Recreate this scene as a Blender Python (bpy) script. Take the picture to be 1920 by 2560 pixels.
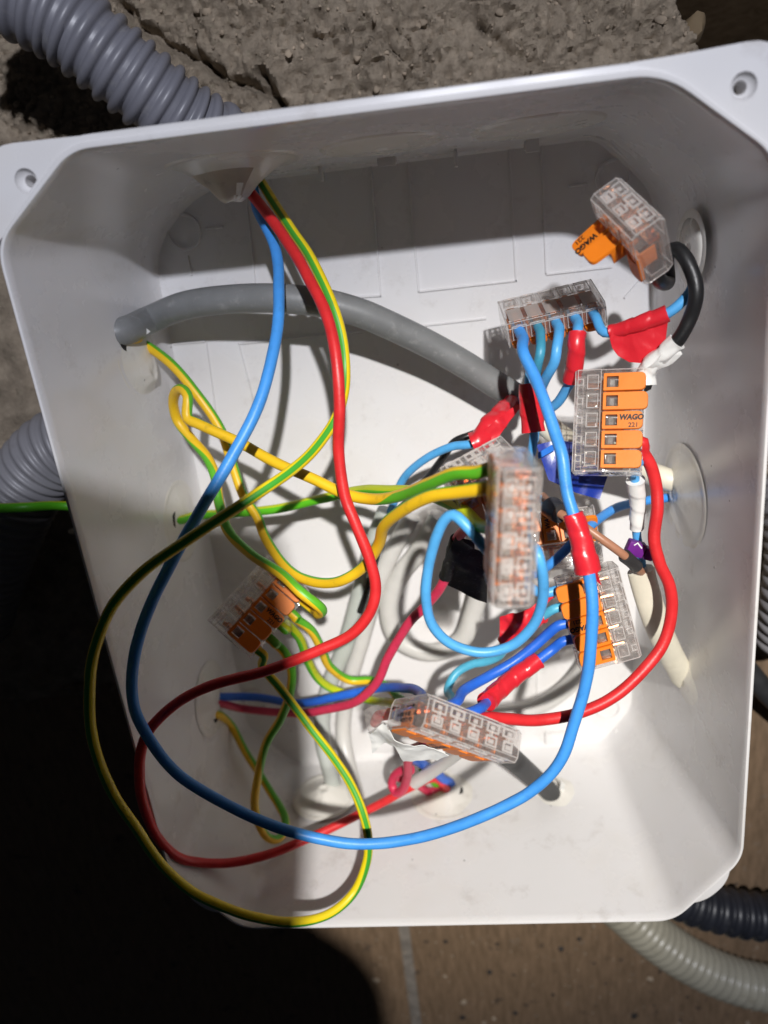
import bpy, bmesh, math, random
from mathutils import Vector, Matrix, noise
random.seed(7)
for o in list(bpy.data.objects): bpy.data.objects.remove(o)
S = 0.01                                   # everything below is written in centimetres
SC = bpy.context.scene
COL = SC.collection

# ------------------------------------------------------------------ camera
CR = Matrix(((0.99223, 0.07506, 0.09926), (-0.10571, 0.92925, 0.354), (-0.06567, -0.36174, 0.92996)))
CP = Vector((1.5812, 10.1276, 27.9580)); FPX = 1865.99
cam = bpy.data.cameras.new('camera'); camo = bpy.data.objects.new('camera', cam); COL.objects.link(camo)
camo.matrix_world = Matrix.Translation(CP*S) @ CR.to_4x4()
cam.sensor_fit = 'VERTICAL'; cam.sensor_height = 36; cam.sensor_width = 27
cam.lens = FPX/2560*36; cam.clip_start = 0.005; cam.clip_end = 50
cam.dof.use_dof = True; cam.dof.focus_distance = 0.225; cam.dof.aperture_fstop = 8.5
SC.camera = camo
# ------------------------------------------------------------------ world, lamps, exposure
w = bpy.data.worlds.new('World'); SC.world = w; w.use_nodes = True
w.node_tree.nodes['Background'].inputs[0].default_value = (0.5, 0.55, 0.7, 1)
w.node_tree.nodes['Background'].inputs[1].default_value = 0.016
SC.view_settings.view_transform = 'Standard'; SC.view_settings.look = 'None'
SC.view_settings.exposure = 0; SC.view_settings.gamma = 1; SC.view_settings.use_curve_mapping = False
LP = Vector((11, 36.3, 70))
def spot(name, target, cone, blend, power, col, rad):
    l = bpy.data.lights.new(name, 'SPOT'); l.energy = power; l.color = col; l.shadow_soft_size = rad*S
    l.spot_size = math.radians(cone); l.spot_blend = blend
    o = bpy.data.objects.new(name, l); COL.objects.link(o); o.location = LP*S
    o.rotation_euler = (Vector(target)-LP).to_track_quat('-Z', 'Y').to_euler()
spot('torch_spill', (1, -1, 0), 66, 0.6, 17, (0.87, 0.895, 1.0), 0.85)
spot('torch_hotspot', (1.7, -7.0, 3), 26, 1.0, 24, (1.0, 0.925, 0.77), 0.85)
SC.render.engine = 'CYCLES'
SC.cycles.transparent_max_bounces = 40; SC.cycles.max_bounces = 10; SC.cycles.diffuse_bounces = 5

# ------------------------------------------------------------------ helpers
def at(px, py, z):
    d = CR @ Vector(((px-960)/FPX, -(py-1280)/FPX, -1)); t = (z-CP.z)/d.z
    return CP + d*t
def tag(o, label=None, cat=None, group=None, kind=None):
    if label: o['label'] = label
    if cat: o['category'] = cat
    if group: o['group'] = group
    if kind: o['kind'] = kind
    return o
def empty(name, loc, label, cat, group=None):
    o = bpy.data.objects.new(name, None); COL.objects.link(o); o.location = Vector(loc)*S; o.empty_display_size = 0.005
    return tag(o, label, cat, group)
def link_bm(name, bm, mats, parent=None, smooth=35, origin=None, M=None):
    """bm in cm world coords -> one mesh object"""
    if M is not None: bmesh.ops.transform(bm, matrix=M, verts=bm.verts)
    if parent is not None: org = parent.matrix_world.translation/S if parent.matrix_world.translation.length > 0 else Vector(parent.location)/S
    elif origin is not None: org = Vector(origin)
    else:
        org = Vector(bm.verts[:][0].co) if len(bm.verts) else Vector()
        zs = min(v.co.z for v in bm.verts); c = sum((v.co for v in bm.verts), Vector())/len(bm.verts); org = Vector((c.x, c.y, zs))
    for v in bm.verts: v.co = (v.co-org)*S
    me = bpy.data.meshes.new(name); bm.to_mesh(me); bm.free()
    for m in (mats if isinstance(mats, (list, tuple)) else [mats]): me.materials.append(m)
    me.polygons.foreach_set('use_smooth', [True]*len(me.polygons))
    me.set_sharp_from_angle(angle=math.radians(smooth))
    o = bpy.data.objects.new(name, me); COL.objects.link(o)
    if parent is None: o.location = org*S
    else:
        o.parent = parent
    return o
def box(bm, x0, x1, y0, y1, z0, z1, mi=0, bevel=0):
    vs = [bm.verts.new(c) for c in ((x0,y0,z0),(x1,y0,z0),(x1,y1,z0),(x0,y1,z0),(x0,y0,z1),(x1,y0,z1),(x1,y1,z1),(x0,y1,z1))]
    fs = []
    for f in ((3,2,1,0),(4,5,6,7),(0,1,5,4),(1,2,6,5),(2,3,7,6),(3,0,4,7)):
        fc = bm.faces.new([vs[i] for i in f]); fc.material_index = mi; fs.append(fc)
    if bevel:
        es = list({e for f in fs for e in f.edges})
        bmesh.ops.bevel(bm, geom=es, offset=bevel, segments=2, affect='EDGES', profile=0.6)
def catmull(P, step=0.12):
    P = [Vector(p) for p in P]
    P = [P[0]*2-P[1]] + P + [P[-1]*2-P[-2]]
    out = []
    for i in range(1, len(P)-2):
        p0, p1, p2, p3 = P[i-1:i+3]
        L = (p2-p1).length; n = max(2, int(L/step))
        # centripetal
        t0 = 0; t1 = t0+max((p1-p0).length, 1e-4)**.5; t2 = t1+max(L, 1e-4)**.5; t3 = t2+max((p3-p2).length, 1e-4)**.5
        for k in range(n):
            t = t1+(t2-t1)*k/n
            A1 = p0*((t1-t)/(t1-t0))+p1*((t-t0)/(t1-t0)); A2 = p1*((t2-t)/(t2-t1))+p2*((t-t1)/(t2-t1)); A3 = p2*((t3-t)/(t3-t2))+p3*((t-t2)/(t3-t2))
            B1 = A1*((t2-t)/(t2-t0))+A2*((t-t0)/(t2-t0)); B2 = A2*((t3-t)/(t3-t1))+A3*((t-t1)/(t3-t1))
            out.append(B1*((t2-t)/(t2-t1))+B2*((t-t1)/(t2-t1)))
    out.append(P[-2].copy())
    return out
def tube(bm, path, rad, segs=20, gcen=None, flat=1.0, cap=True, wob=0.0, seed=0.0, helix=0.0):
    """rad: float or f(s01)->r ; gcen: f(s01)->deg of stripe centre ; flat squashes along the up direction"""
    n = len(path); rings = []; up = Vector((0, 0, 1)); last = None
    uvl = bm.loops.layers.uv.verify(); ln = [0]
    for i in range(1, n): ln.append(ln[-1]+(path[i]-path[i-1]).length)
    tot = max(ln[-1], 1e-6); frames = []
    for i in range(n):
        t = (path[min(i+1, n-1)]-path[max(i-1, 0)]).normalized()
        if last is None:
            a = up-t*up.dot(t)
            if a.length < 0.15: a = Vector((0, 1, 0))-t*t.y
        else:
            a = last-t*last.dot(t)
            u = up-t*up.dot(t)
            if u.length > 0.3: a = a.normalized()*0.85+u.normalized()*0.15
        a.normalize(); a = (a-t*a.dot(t)).normalized(); last = a; b = t.cross(a)
        frames.append((a, b)); s = ln[i]/tot
        r = rad(s) if callable(rad) else rad
        ring = []
        for k in range(segs):
            th = 2*math.pi*k/segs
            rr = r
            if wob: rr *= 1+wob*noise.noise(path[i]*1.6+Vector((math.cos(th), math.sin(th), seed)))
            if helix: rr += helix*(((ln[i]/0.55)+k/segs) % 1)
            ring.append(bm.verts.new(path[i]+a*math.cos(th)*rr*flat+b*math.sin(th)*rr))
        rings.append(ring)
    for i in range(n-1):
        g0 = gcen(ln[i]/tot)/360 if gcen else 0; g1 = gcen(ln[i+1]/tot)/360 if gcen else 0
        for k in range(segs):
            k2 = (k+1) % segs
            f = bm.faces.new((rings[i][k], rings[i][k2], rings[i+1][k2], rings[i+1][k]))
            uu = (k/segs, (k+1)/segs)
            for l, (u, g, v) in zip(f.loops, ((uu[0], g0, ln[i]), (uu[1], g0, ln[i]), (uu[1], g1, ln[i+1]), (uu[0], g1, ln[i+1]))):
                l[uvl].uv = (u-g, v)
    if cap:
        for ring, rev in ((rings[0], True), (rings[-1], False)):
            f = bm.faces.new(ring[::-1] if rev else ring)
    return path

# ------------------------------------------------------------------ materials
def mat(name):
    m = bpy.data.materials.new(name); m.use_nodes = True; nt = m.node_tree
    return m, nt, nt.nodes, nt.links, nt.nodes['Principled BSDF']
def noisy(name, base, rough=0.4, var=0.12, scale=300, bump=0.0, bscale=900, spec=0.5, dark=None, darkamt=0, dscale=120, sss=0, metal=0, coat=0):
    m, nt, N, L, P = mat(name)
    tc = N.new('ShaderNodeTexCoord'); nz = N.new('ShaderNodeTexNoise'); nz.inputs['Scale'].default_value = scale; nz.inputs['Detail'].default_value = 4
    L.new(tc.outputs['Object'], nz.inputs['Vector'])
    mp = N.new('ShaderNodeMapRange'); mp.inputs['From Min'].default_value = 0.3; mp.inputs['From Max'].default_value = 0.7
    mp.inputs['To Min'].default_value = 1-var; mp.inputs['To Max'].default_value = 1+var*0.5
    L.new(nz.outputs['Fac'], mp.inputs['Value'])
    mx = N.new('ShaderNodeVectorMath'); mx.operation = 'SCALE'; mx.inputs[0].default_value = base[:3]; L.new(mp.outputs[0], mx.inputs['Scale'])
    out = mx.outputs[0]
    if dark:
        n2 = N.new('ShaderNodeTexNoise'); n2.inputs['Scale'].default_value = dscale; n2.inputs['Detail'].default_value = 6; n2.inputs['Roughness'].default_value = 0.65
        L.new(tc.outputs['Object'], n2.inputs['Vector'])
        r = N.new('ShaderNodeMapRange'); r.inputs['From Min'].default_value = 0.56; r.inputs['From Max'].default_value = 0.78; r.inputs['To Max'].default_value = darkamt
        L.new(n2.outputs['Fac'], r.inputs['Value'])
        mm = N.new('ShaderNodeMix'); mm.data_type = 'RGBA'; mm.inputs['B'].default_value = (*dark, 1)
        L.new(r.outputs[0], mm.inputs['Factor']); L.new(out, mm.inputs['A']); out = mm.outputs['Result']
    L.new(out, P.inputs['Base Color'])
    P.inputs['Roughness'].default_value = rough; P.inputs['Specular IOR Level'].default_value = spec; P.inputs['Metallic'].default_value = metal
    P.inputs['Coat Weight'].default_value = coat
    if sss:
        P.inputs['Subsurface Weight'].default_value = sss; P.inputs['Subsurface Radius'].default_value = (1, .8, .6); P.inputs['Subsurface Scale'].default_value = 0.001
    rr = N.new('ShaderNodeMapRange'); rr.inputs['To Min'].default_value = rough*0.8; rr.inputs['To Max'].default_value = min(1, rough*1.25)
    L.new(nz.outputs['Fac'], rr.inputs['Value']); L.new(rr.outputs[0], P.inputs['Roughness'])
    if bump:
        n3 = N.new('ShaderNodeTexNoise'); n3.inputs['Scale'].default_value = bscale; n3.inputs['Detail'].default_value = 5
        L.new(tc.outputs['Object'], n3.inputs['Vector'])
        b = N.new('ShaderNodeBump'); b.inputs['Strength'].default_value = bump; b.inputs['Distance'].default_value = 0.0002
        L.new(n3.outputs['Fac'], b.inputs['Height']); L.new(b.outputs[0], P.inputs['Normal'])
    return m
def stripe_mat(name, yellow, green, half):
    m, nt, N, L, P = mat(name)
    uv = N.new('ShaderNodeUVMap'); sx = N.new('ShaderNodeSeparateXYZ'); L.new(uv.outputs[0], sx.inputs[0])
    a = N.new('ShaderNodeMath'); a.operation = 'ADD'; a.inputs[1].default_value = 10.5; L.new(sx.outputs[0], a.inputs[0])
    f = N.new('ShaderNodeMath'); f.operation = 'FRACT'; L.new(a.outputs[0], f.inputs[0])
    s = N.new('ShaderNodeMath'); s.operation = 'SUBTRACT'; s.inputs[1].default_value = 0.5; L.new(f.outputs[0], s.inputs[0])
    ab = N.new('ShaderNodeMath'); ab.operation = 'ABSOLUTE'; L.new(s.outputs[0], ab.inputs[0])
    mr = N.new('ShaderNodeMapRange'); mr.inputs['From Min'].default_value = half-0.012; mr.inputs['From Max'].default_value = half+0.012
    L.new(ab.outputs[0], mr.inputs['Value'])
    mm = N.new('ShaderNodeMix'); mm.data_type = 'RGBA'; mm.inputs['A'].default_value = (*green, 1); mm.inputs['B'].default_value = (*yellow, 1)
    L.new(mr.outputs[0], mm.inputs['Factor'])
    tc = N.new('ShaderNodeTexCoord'); nz = N.new('ShaderNodeTexNoise'); nz.inputs['Scale'].default_value = 260; nz.inputs['Detail'].default_value = 6
    L.new(tc.outputs['Object'], nz.inputs['Vector'])
    r = N.new('ShaderNodeMapRange'); r.inputs['From Min'].default_value = 0.6; r.inputs['From Max'].default_value = 0.8; r.inputs['To Max'].default_value = 0.45
    L.new(nz.outputs['Fac'], r.inputs['Value'])
    m2 = N.new('ShaderNodeMix'); m2.data_type = 'RGBA'; m2.inputs['B'].default_value = (0.16, 0.11, 0.02, 1)
    L.new(r.outputs[0], m2.inputs['Factor']); L.new(mm.outputs['Result'], m2.inputs['A']); L.new(m2.outputs['Result'], P.inputs['Base Color'])
    P.inputs['Roughness'].default_value = 0.42
    return m
YEL = (0.80, 0.50, 0.015); GRN = (0.10, 0.42, 0.02)
M = {}
M['yg'] = stripe_mat('earth_insulation', YEL, GRN, 0.17)
M['yg_thin'] = stripe_mat('earth_insulation_fine', (0.78, 0.60, 0.01), (0.05, 0.33, 0.03), 0.085)
M['lime'] = stripe_mat('earth_insulation_lime', (0.50, 0.58, 0.01), (0.10, 0.48, 0.015), 0.27)
def wirem(n, c, **k): return noisy(n, c, rough=k.pop('rough', 0.4), var=0.10, scale=220, bump=0.25, bscale=1400, dark=tuple(x*0.35 for x in c), darkamt=0.35, dscale=330, **k)
M['blue'] = wirem('blue_insulation', (0.055, 0.29, 0.76))
M['sky'] = wirem('sky_blue_insulation', (0.085, 0.37, 0.74))
M['deep_blue'] = wirem('deep_blue_insulation', (0.02, 0.13, 0.62))
M['teal'] = wirem('teal_insulation', (0.05, 0.28, 0.42))
M['cyan'] = wirem('cyan_insulation', (0.08, 0.40, 0.58))
M['red'] = wirem('red_insulation', (0.62, 0.022, 0.025))
M['crimson'] = wirem('crimson_insulation', (0.60, 0.035, 0.09))
M['brown'] = wirem('brown_insulation', (0.36, 0.17, 0.10))
M['black'] = wirem('black_insulation', (0.012, 0.012, 0.013))
M['grey'] = noisy('grey_sheath', (0.185, 0.19, 0.19), rough=0.42, var=0.1, scale=150, bump=0.25, dark=(0.42, 0.42, 0.4), darkamt=0.5, dscale=260)
M['pale'] = noisy('pale_grey_sheath', (0.46, 0.49, 0.46), rough=0.4, var=0.08, scale=150, bump=0.2)
M['white_sheath'] = noisy('white_sheath', (0.58, 0.57, 0.545), rough=0.35, var=0.06, scale=150, bump=0.2)
M['cream'] = noisy('cream_sheath', (0.70, 0.66, 0.54), rough=0.38, var=0.1, scale=120, bump=0.2, dark=(0.35, 0.3, 0.2), darkamt=0.35, dscale=150)
M['rubber'] = noisy('black_rubber_sheath', (0.03, 0.031, 0.033), rough=0.5, var=0.2, scale=200, bump=0.4)
def tapem(n, c): return noisy(n, c, rough=0.3, var=0.06, scale=150, bump=0.5, bscale=500, spec=0.55)
M['tape_red'] = tapem('red_tape', (0.60, 0.018, 0.03)); M['tape_black'] = noisy('black_tape', (0.010, 0.010, 0.010), rough=0.5, var=0.1, scale=150, bump=0.4, bscale=500, spec=0.3, dark=(.2, .2, .2), darkamt=.3, dscale=900)
M['tape_white'] = tapem('white_tape', (0.74, 0.74, 0.72)); M['tape_blue'] = tapem('blue_tape', (0.008, 0.03, 0.26)); M['tape_lblue'] = tapem('light_blue_tape', (0.03, 0.17, 0.62))
M['orange'] = noisy('orange_lever_plastic', (0.74, 0.19, 0.009), rough=0.42, var=0.07, scale=150, bump=0.12, bscale=1800)
M['ink'] = noisy('black_print', (0.01, 0.01, 0.01), rough=0.5)
M['copper'] = noisy('copper_conductor', (0.75, 0.33, 0.17), rough=0.28, metal=1, scale=900, var=0.25)
M['steel'] = noisy('spring_steel', (0.62, 0.60, 0.56), rough=0.3, metal=1, scale=900, var=0.2)
M['purple'] = noisy('purple_plastic', (0.14, 0.018, 0.22), rough=0.35)
M['print_white'] = noisy('white_print', (0.8, 0.8, 0.8), rough=0.5)
M['conduit'] = noisy('grey_conduit_plastic', (0.165, 0.165, 0.19), rough=0.4, var=0.12, scale=60, bump=0.15, dark=(0.3, 0.29, 0.27), darkamt=0.35, dscale=200)
M['conduit_light'] = noisy('light_grey_conduit_plastic', (0.23, 0.225, 0.24), rough=0.42, var=0.15, scale=60, bump=0.15, dark=(0.08, 0.07, 0.06), darkamt=0.4, dscale=120)
M['conduit_black'] = noisy('black_conduit_plastic', (0.02, 0.022, 0.03), rough=0.4, var=0.2, scale=60, bump=0.2, dark=(0.10, 0.10, 0.10), darkamt=0.5, dscale=260)
M['conduit_cream'] = noisy('cream_conduit_plastic', (0.36, 0.34, 0.27), rough=0.3, var=0.15, scale=60, bump=0.15, dark=(0.14, 0.12, 0.08), darkamt=0.5, dscale=120)
M['blocker'] = noisy('blocker_dark', (0.01, 0.01, 0.012), rough=0.3)  # for the unseen slab that shades the lower left
# clear plastic: sees through, with skin reflections and a faint milky body
def clear_mat(name, tint, milk, rough=0.06):
    m, nt, N, L, P = mat(name); N.remove(P); out = [n for n in N if n.type == 'OUTPUT_MATERIAL'][0]
    tr = N.new('ShaderNodeBsdfTransparent'); tr.inputs[0].default_value = (*tint, 1)
    gl = N.new('ShaderNodeBsdfGlossy'); gl.inputs['Roughness'].default_value = rough; gl.inputs[0].default_value = (0.95, 0.95, 0.95, 1)
    df = N.new('ShaderNodeBsdfDiffuse'); df.inputs[0].default_value = (0.85, 0.82, 0.80, 1)
    tl = N.new('ShaderNodeBsdfTranslucent'); tl.inputs[0].default_value = (0.85, 0.82, 0.80, 1)
    ad = N.new('ShaderNodeMixShader'); ad.inputs[0].default_value = 0.5; L.new(df.outputs[0], ad.inputs[1]); L.new(tl.outputs[0], ad.inputs[2])
    m1 = N.new('ShaderNodeMixShader'); m1.inputs[0].default_value = milk; L.new(tr.outputs[0], m1.inputs[1]); L.new(ad.outputs[0], m1.inputs[2])
    fr = N.new('ShaderNodeFresnel'); ge = N.new('ShaderNodeNewGeometry'); mi = N.new('ShaderNodeMix'); mi.inputs['A'].default_value = 1.5; mi.inputs['B'].default_value = 1/1.5
    L.new(ge.outputs['Backfacing'], mi.inputs['Factor']); L.new(mi.outputs['Result'], fr.inputs[0])
    tc = N.new('ShaderNodeTexCoord'); nz = N.new('ShaderNodeTexNoise'); nz.inputs['Scale'].default_value = 300; nz.inputs['Detail'].default_value = 2
    L.new(tc.outputs['Object'], nz.inputs['Vector']); b = N.new('ShaderNodeBump'); b.inputs['Strength'].default_value = 0.35; b.inputs['Distance'].default_value = 0.0006
    L.new(nz.outputs['Fac'], b.inputs['Height']); L.new(b.outputs[0], gl.inputs['Normal']); L.new(b.outputs[0], fr.inputs['Normal'])
    m2 = N.new('ShaderNodeMixShader'); L.new(fr.outputs[0], m2.inputs[0]); L.new(m1.outputs[0], m2.inputs[1]); L.new(gl.outputs[0], m2.inputs[2])
    L.new(m2.outputs[0], out.inputs['Surface']); return m
M['clear'] = clear_mat('clear_plastic', (0.99, 0.985, 0.98), 0.085)
M['edge_glint'] = clear_mat('clear_plastic_glint', (0.98, 0.975, 0.97), 0.52, .12)  # milkier copy of the clear plastic, paints bright edges and highlights
M['film'] = clear_mat('clear_tape_film', (0.97, 0.96, 0.95), 0.15)
# box plastic with scuffs and specks
def plastic(name, base, warm):
    m, nt, N, L, P = mat(name); tc = N.new('ShaderNodeTexCoord')
    n1 = N.new('ShaderNodeTexNoise'); n1.inputs['Scale'].default_value = 28; n1.inputs['Detail'].default_value = 6; n1.inputs['Roughness'].default_value = 0.6
    L.new(tc.outputs['Object'], n1.inputs['Vector'])
    r1 = N.new('ShaderNodeMapRange'); r1.inputs['From Min'].default_value = 0.45; r1.inputs['From Max'].default_value = 0.75; r1.inputs['To Max'].default_value = 0.5; L.new(n1.outputs['Fac'], r1.inputs['Value'])
    m1 = N.new('ShaderNodeMix'); m1.data_type = 'RGBA'; m1.inputs['A'].default_value = (*base, 1); m1.inputs['B'].default_value = (*warm, 1); L.new(r1.outputs[0], m1.inputs['Factor'])
    # dark specks
    v = N.new('ShaderNodeTexVoronoi'); v.inputs['Scale'].default_value = 105; v.inputs['Randomness'].default_value = 1; L.new(tc.outputs['Object'], v.inputs['Vector'])
    lt = N.new('ShaderNodeMath'); lt.operation = 'LESS_THAN'; lt.inputs[1].default_value = 0.045; L.new(v.outputs['Distance'], lt.inputs[0])
    sc = N.new('ShaderNodeSeparateColor'); L.new(v.outputs['Color'], sc.inputs[0]); g = N.new('ShaderNodeMath'); g.operation = 'GREATER_THAN'; g.inputs[1].default_value = 0.5; L.new(sc.outputs[0], g.inputs[0])
    mu = N.new('ShaderNodeMath'); mu.operation = 'MULTIPLY'; L.new(lt.outputs[0], mu.inputs[0]); L.new(g.outputs[0], mu.inputs[1])
    mu2 = N.new('ShaderNodeMath'); mu2.operation = 'MULTIPLY'; mu2.inputs[1].default_value = 0.6; L.new(mu.outputs[0], mu2.inputs[0])
    m2 = N.new('ShaderNodeMix'); m2.data_type = 'RGBA'; m2.inputs['B'].default_value = (0.12, 0.10, 0.09, 1); L.new(mu2.outputs[0], m2.inputs['Factor']); L.new(m1.outputs['Result'], m2.inputs['A'])
    # smudges
    n2 = N.new('ShaderNodeTexNoise'); n2.inputs['Scale'].default_value = 75; n2.inputs['Detail'].default_value = 8; n2.inputs['Roughness'].default_value = 0.7; L.new(tc.outputs['Object'], n2.inputs['Vector'])
    r2 = N.new('ShaderNodeMapRange'); r2.inputs['From Min'].default_value = 0.58; r2.inputs['From Max'].default_value = 0.80; r2.inputs['To Max'].default_value = 0.42; L.new(n2.outputs['Fac'], r2.inputs['Value'])
    m3 = N.new('ShaderNodeMix'); m3.data_type = 'RGBA'; m3.inputs['B'].default_value = (0.25, 0.20, 0.16, 1); L.new(r2.outputs[0], m3.inputs['Factor']); L.new(m2.outputs['Result'], m3.inputs['A'])
    L.new(m3.outputs['Result'], P.inputs['Base Color'])
    rr = N.new('ShaderNodeMapRange'); rr.inputs['To Min'].default_value = 0.12; rr.inputs['To Max'].default_value = 0.42; L.new(n1.outputs['Fac'], rr.inputs['Value']); L.new(rr.outputs[0], P.inputs['Roughness'])
    mpp = N.new('ShaderNodeMapping'); mpp.inputs['Scale'].default_value = (26, 26, 14); L.new(tc.outputs['Object'], mpp.inputs['Vector'])
    n4 = N.new('ShaderNodeTexNoise'); n4.inputs['Scale'].default_value = 1; n4.inputs['Detail'].default_value = 1.5; L.new(mpp.outputs[0], n4.inputs['Vector'])
    b = N.new('ShaderNodeBump'); b.inputs['Strength'].default_value = 0.28; b.inputs['Distance'].default_value = 0.004; L.new(n4.outputs['Fac'], b.inputs['Height']); L.new(b.outputs[0], P.inputs['Normal'])
    return m
M['plastic'] = plastic('white_box_plastic', (0.70, 0.69, 0.69), (0.645, 0.615, 0.57))
M['membrane'] = plastic('soft_membrane_plastic', (0.70, 0.68, 0.63), (0.64, 0.60, 0.52))

# ------------------------------------------------------------------ the ground: mortar sheet and worn floor boards
def seg_d(p, a, b):
    ab = b-a; t = max(0, min(1, (p-a).dot(ab)/max(ab.dot(ab), 1e-9))); return (p-(a+ab*t)).length
def flatxy(px, py): q = at(px, py, -0.8); return Vector((q.x, q.y))
cracks = [([(300,10),(340,60),(420,110),(500,150),(560,190),(640,215),(700,262),(712,300)], 0.16, 0.9),
          ([(650,180),(672,215),(690,250),(705,285)], 0.13, 1.3), ([(700,60),(800,90),(930,70)], 0.1, 0.35), ([(1200,60),(1260,120),(1330,150)], 0.12, 0.4),
          ([(0,390),(40,400),(60,430)], .2, .8), ([(470,100),(520,170),(560,210)], .12, .6)]
cracks = [([flatxy(*p) for p in c], wd, dp) for c, wd, dp in cracks]
shade_pit = flatxy(1790, 20)
def gh(x, y):
    p = Vector((x, y, 0))
    h = 0.6*noise.fractal(p*0.16, 1.0, 2.1, 3)+0.30*noise.fractal(p*0.9+Vector((3, 1, 5)), 0.7, 2.1, 5)+0.20*(abs(noise.noise(p*2.1+Vector((0, 0, 3))))**.8)+0.17*noise.fractal(p*3.1, .5, 2.1, 4)
    n = noise.noise(p*2.6); h += 0.10*abs(n)*1.2 + 0.07*noise.noise(p*6.1)
    c = noise.noise(p*1.3+Vector((9, 9, 2))); h -= 0.45*(max(0, 0.10-abs(c))/0.10)*max(0, noise.noise(p*0.35)+0.15)
    q = Vector((x, y))
    for line, wd, dp in cracks:
        d = min(seg_d(q, line[i], line[i+1]) for i in range(len(line)-1))
        d += 0.12*noise.noise(p*3)
        if d < wd*3: h -= dp*math.exp(-(d/wd)**2)
    if y > 6:                                       # hole added at the far right, shaped to lie in its own shade
        e = min(x-10.3+0.3*(y-14.5), 17.4-y, y-11.5)+0.5*noise.noise(p*0.6)+0.25*noise.noise(p*2)
        if e > 0: h -= min(30, e*9)
    return h-0.95
bm = bmesh.new(); xs = []; x = -34.0
def axis(a, b, c, d):
    o = []; v = a
    while v < d: o.append(v); v += (.085 if b <= v < c else .33)
    return o
GX = axis(-32, -14.5, 13.2, 24); GY = axis(-9, 11.3, 19.5, 30); nx, ny = len(GX)-1, len(GY)-1
grid = [[bm.verts.new((x, y, gh(x, y))) for x in GX] for y in GY]
for j in range(ny):
    for i in range(nx): bm.faces.new((grid[j][i], grid[j][i+1], grid[j+1][i+1], grid[j+1][i]))
def mortar():
    m, nt, N, L, P = mat('rough_mortar'); tc = N.new('ShaderNodeTexCoord')
    a = N.new('ShaderNodeTexNoise'); a.inputs['Scale'].default_value = 120; a.inputs['Detail'].default_value = 10; a.inputs['Roughness'].default_value = 0.7; L.new(tc.outputs['Object'], a.inputs['Vector'])
    cr = N.new('ShaderNodeValToRGB'); cr.color_ramp.elements[0].position = 0.3; cr.color_ramp.elements[0].color = (0.22, 0.178, 0.130, 1)
    cr.color_ramp.elements[1].position = 0.68; cr.color_ramp.elements[1].color = (0.47, 0.385, 0.29, 1); L.new(a.outputs['Fac'], cr.inputs[0])
    v = N.new('ShaderNodeTexVoronoi'); v.inputs['Scale'].default_value = 330; L.new(tc.outputs['Object'], v.inputs['Vector'])
    sc = N.new('ShaderNodeSeparateColor'); L.new(v.outputs['Color'], sc.inputs[0])
    g = N.new('ShaderNodeMath'); g.operation = 'GREATER_THAN'; g.inputs[1].default_value = 0.86; L.new(sc.outputs[0], g.inputs[0])
    lt = N.new('ShaderNodeMath'); lt.operation = 'LESS_THAN'; lt.inputs[1].default_value = 0.35; L.new(v.outputs['Distance'], lt.inputs[0])
    mu = N.new('ShaderNodeMath'); mu.operation = 'MULTIPLY'; L.new(g.outputs[0], mu.inputs[0]); L.new(lt.outputs[0], mu.inputs[1])
    mx = N.new('ShaderNodeMix'); mx.data_type = 'RGBA'; mx.inputs['B'].default_value = (0.36, 0.30, 0.22, 1); L.new(mu.outputs[0], mx.inputs['Factor']); L.new(cr.outputs[0], mx.inputs['A'])
    L.new(mx.outputs['Result'], P.inputs['Base Color']); P.inputs['Roughness'].default_value = 0.9; P.inputs['Specular IOR Level'].default_value = 0.25
    n2 = N.new('ShaderNodeTexNoise'); n2.inputs['Scale'].default_value = 420; n2.inputs['Detail'].default_value = 8; n2.inputs['Roughness'].default_value = 0.75; L.new(tc.outputs['Object'], n2.inputs['Vector'])
    b = N.new('ShaderNodeBump'); b.inputs['Strength'].default_value = 1.0; b.inputs['Distance'].default_value = 0.0016; L.new(n2.outputs['Fac'], b.inputs['Height']); L.new(b.outputs[0], P.inputs['Normal'])
    return m
M['mortar'] = mortar()
tag(link_bm('ground', bm, M['mortar'], smooth=60, origin=(0, 0, -1)), kind='structure')
# small stones bedded in the mortar
bm = bmesh.new()
_t = bmesh.new(); bmesh.ops.create_icosphere(_t, subdivisions=2, radius=1); ICO_V = [v.co.copy() for v in _t.verts]; ICO_F = [[v.index for v in f.verts] for f in _t.faces]; _t.free()
def stone(bm, x, y, z, r, sd):
    vs = [bm.verts.new(c*r) for c in ICO_V]
    for f in ICO_F: bm.faces.new([vs[i] for i in f])
    sq = Vector((random.uniform(.7, 1.25), random.uniform(.7, 1.1), random.uniform(.5, .8))); rot = Matrix.Rotation(random.uniform(0, 6.3), 3, 'Z')
    for v in vs:
        c = v.co.copy(); c *= 1+0.35*noise.noise(c/r*1.1+Vector((sd, sd*1.7, 0))); c = Vector((c.x*sq.x, c.y*sq.y, c.z*sq.z)); v.co = rot@c+Vector((x, y, z))
for i in range(1500):
    x = random.uniform(-13, 12); y = random.uniform(11.5, 22); r = random.uniform(0.02, 0.065) if i % 14 else random.uniform(0.08, 0.17)
    stone(bm, x, y, gh(x, y)+r*0.15, r, i*1.3)
for i in range(420):
    x = random.uniform(-6, 17); y = random.uniform(-34, -22); r = random.uniform(0.02, 0.06) if i % 15 else random.uniform(.08, .17); stone(bm, x, y, -1.12+r*.3, r, i*1.3)
M['gravel'] = noisy('gravel_grains', (0.34, 0.27, 0.195), rough=0.85, var=0.5, scale=90, bump=0.8, bscale=500)
tag(link_bm('gravel', bm, M['gravel'], origin=(0, 14, -1)), kind='stuff')
bx, by = at(1740, 70, -.6)[0:2]
bm = bmesh.new(); stone(bm, bx, by, -1.0, 0.5, 5.1); bm2 = bm
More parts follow.
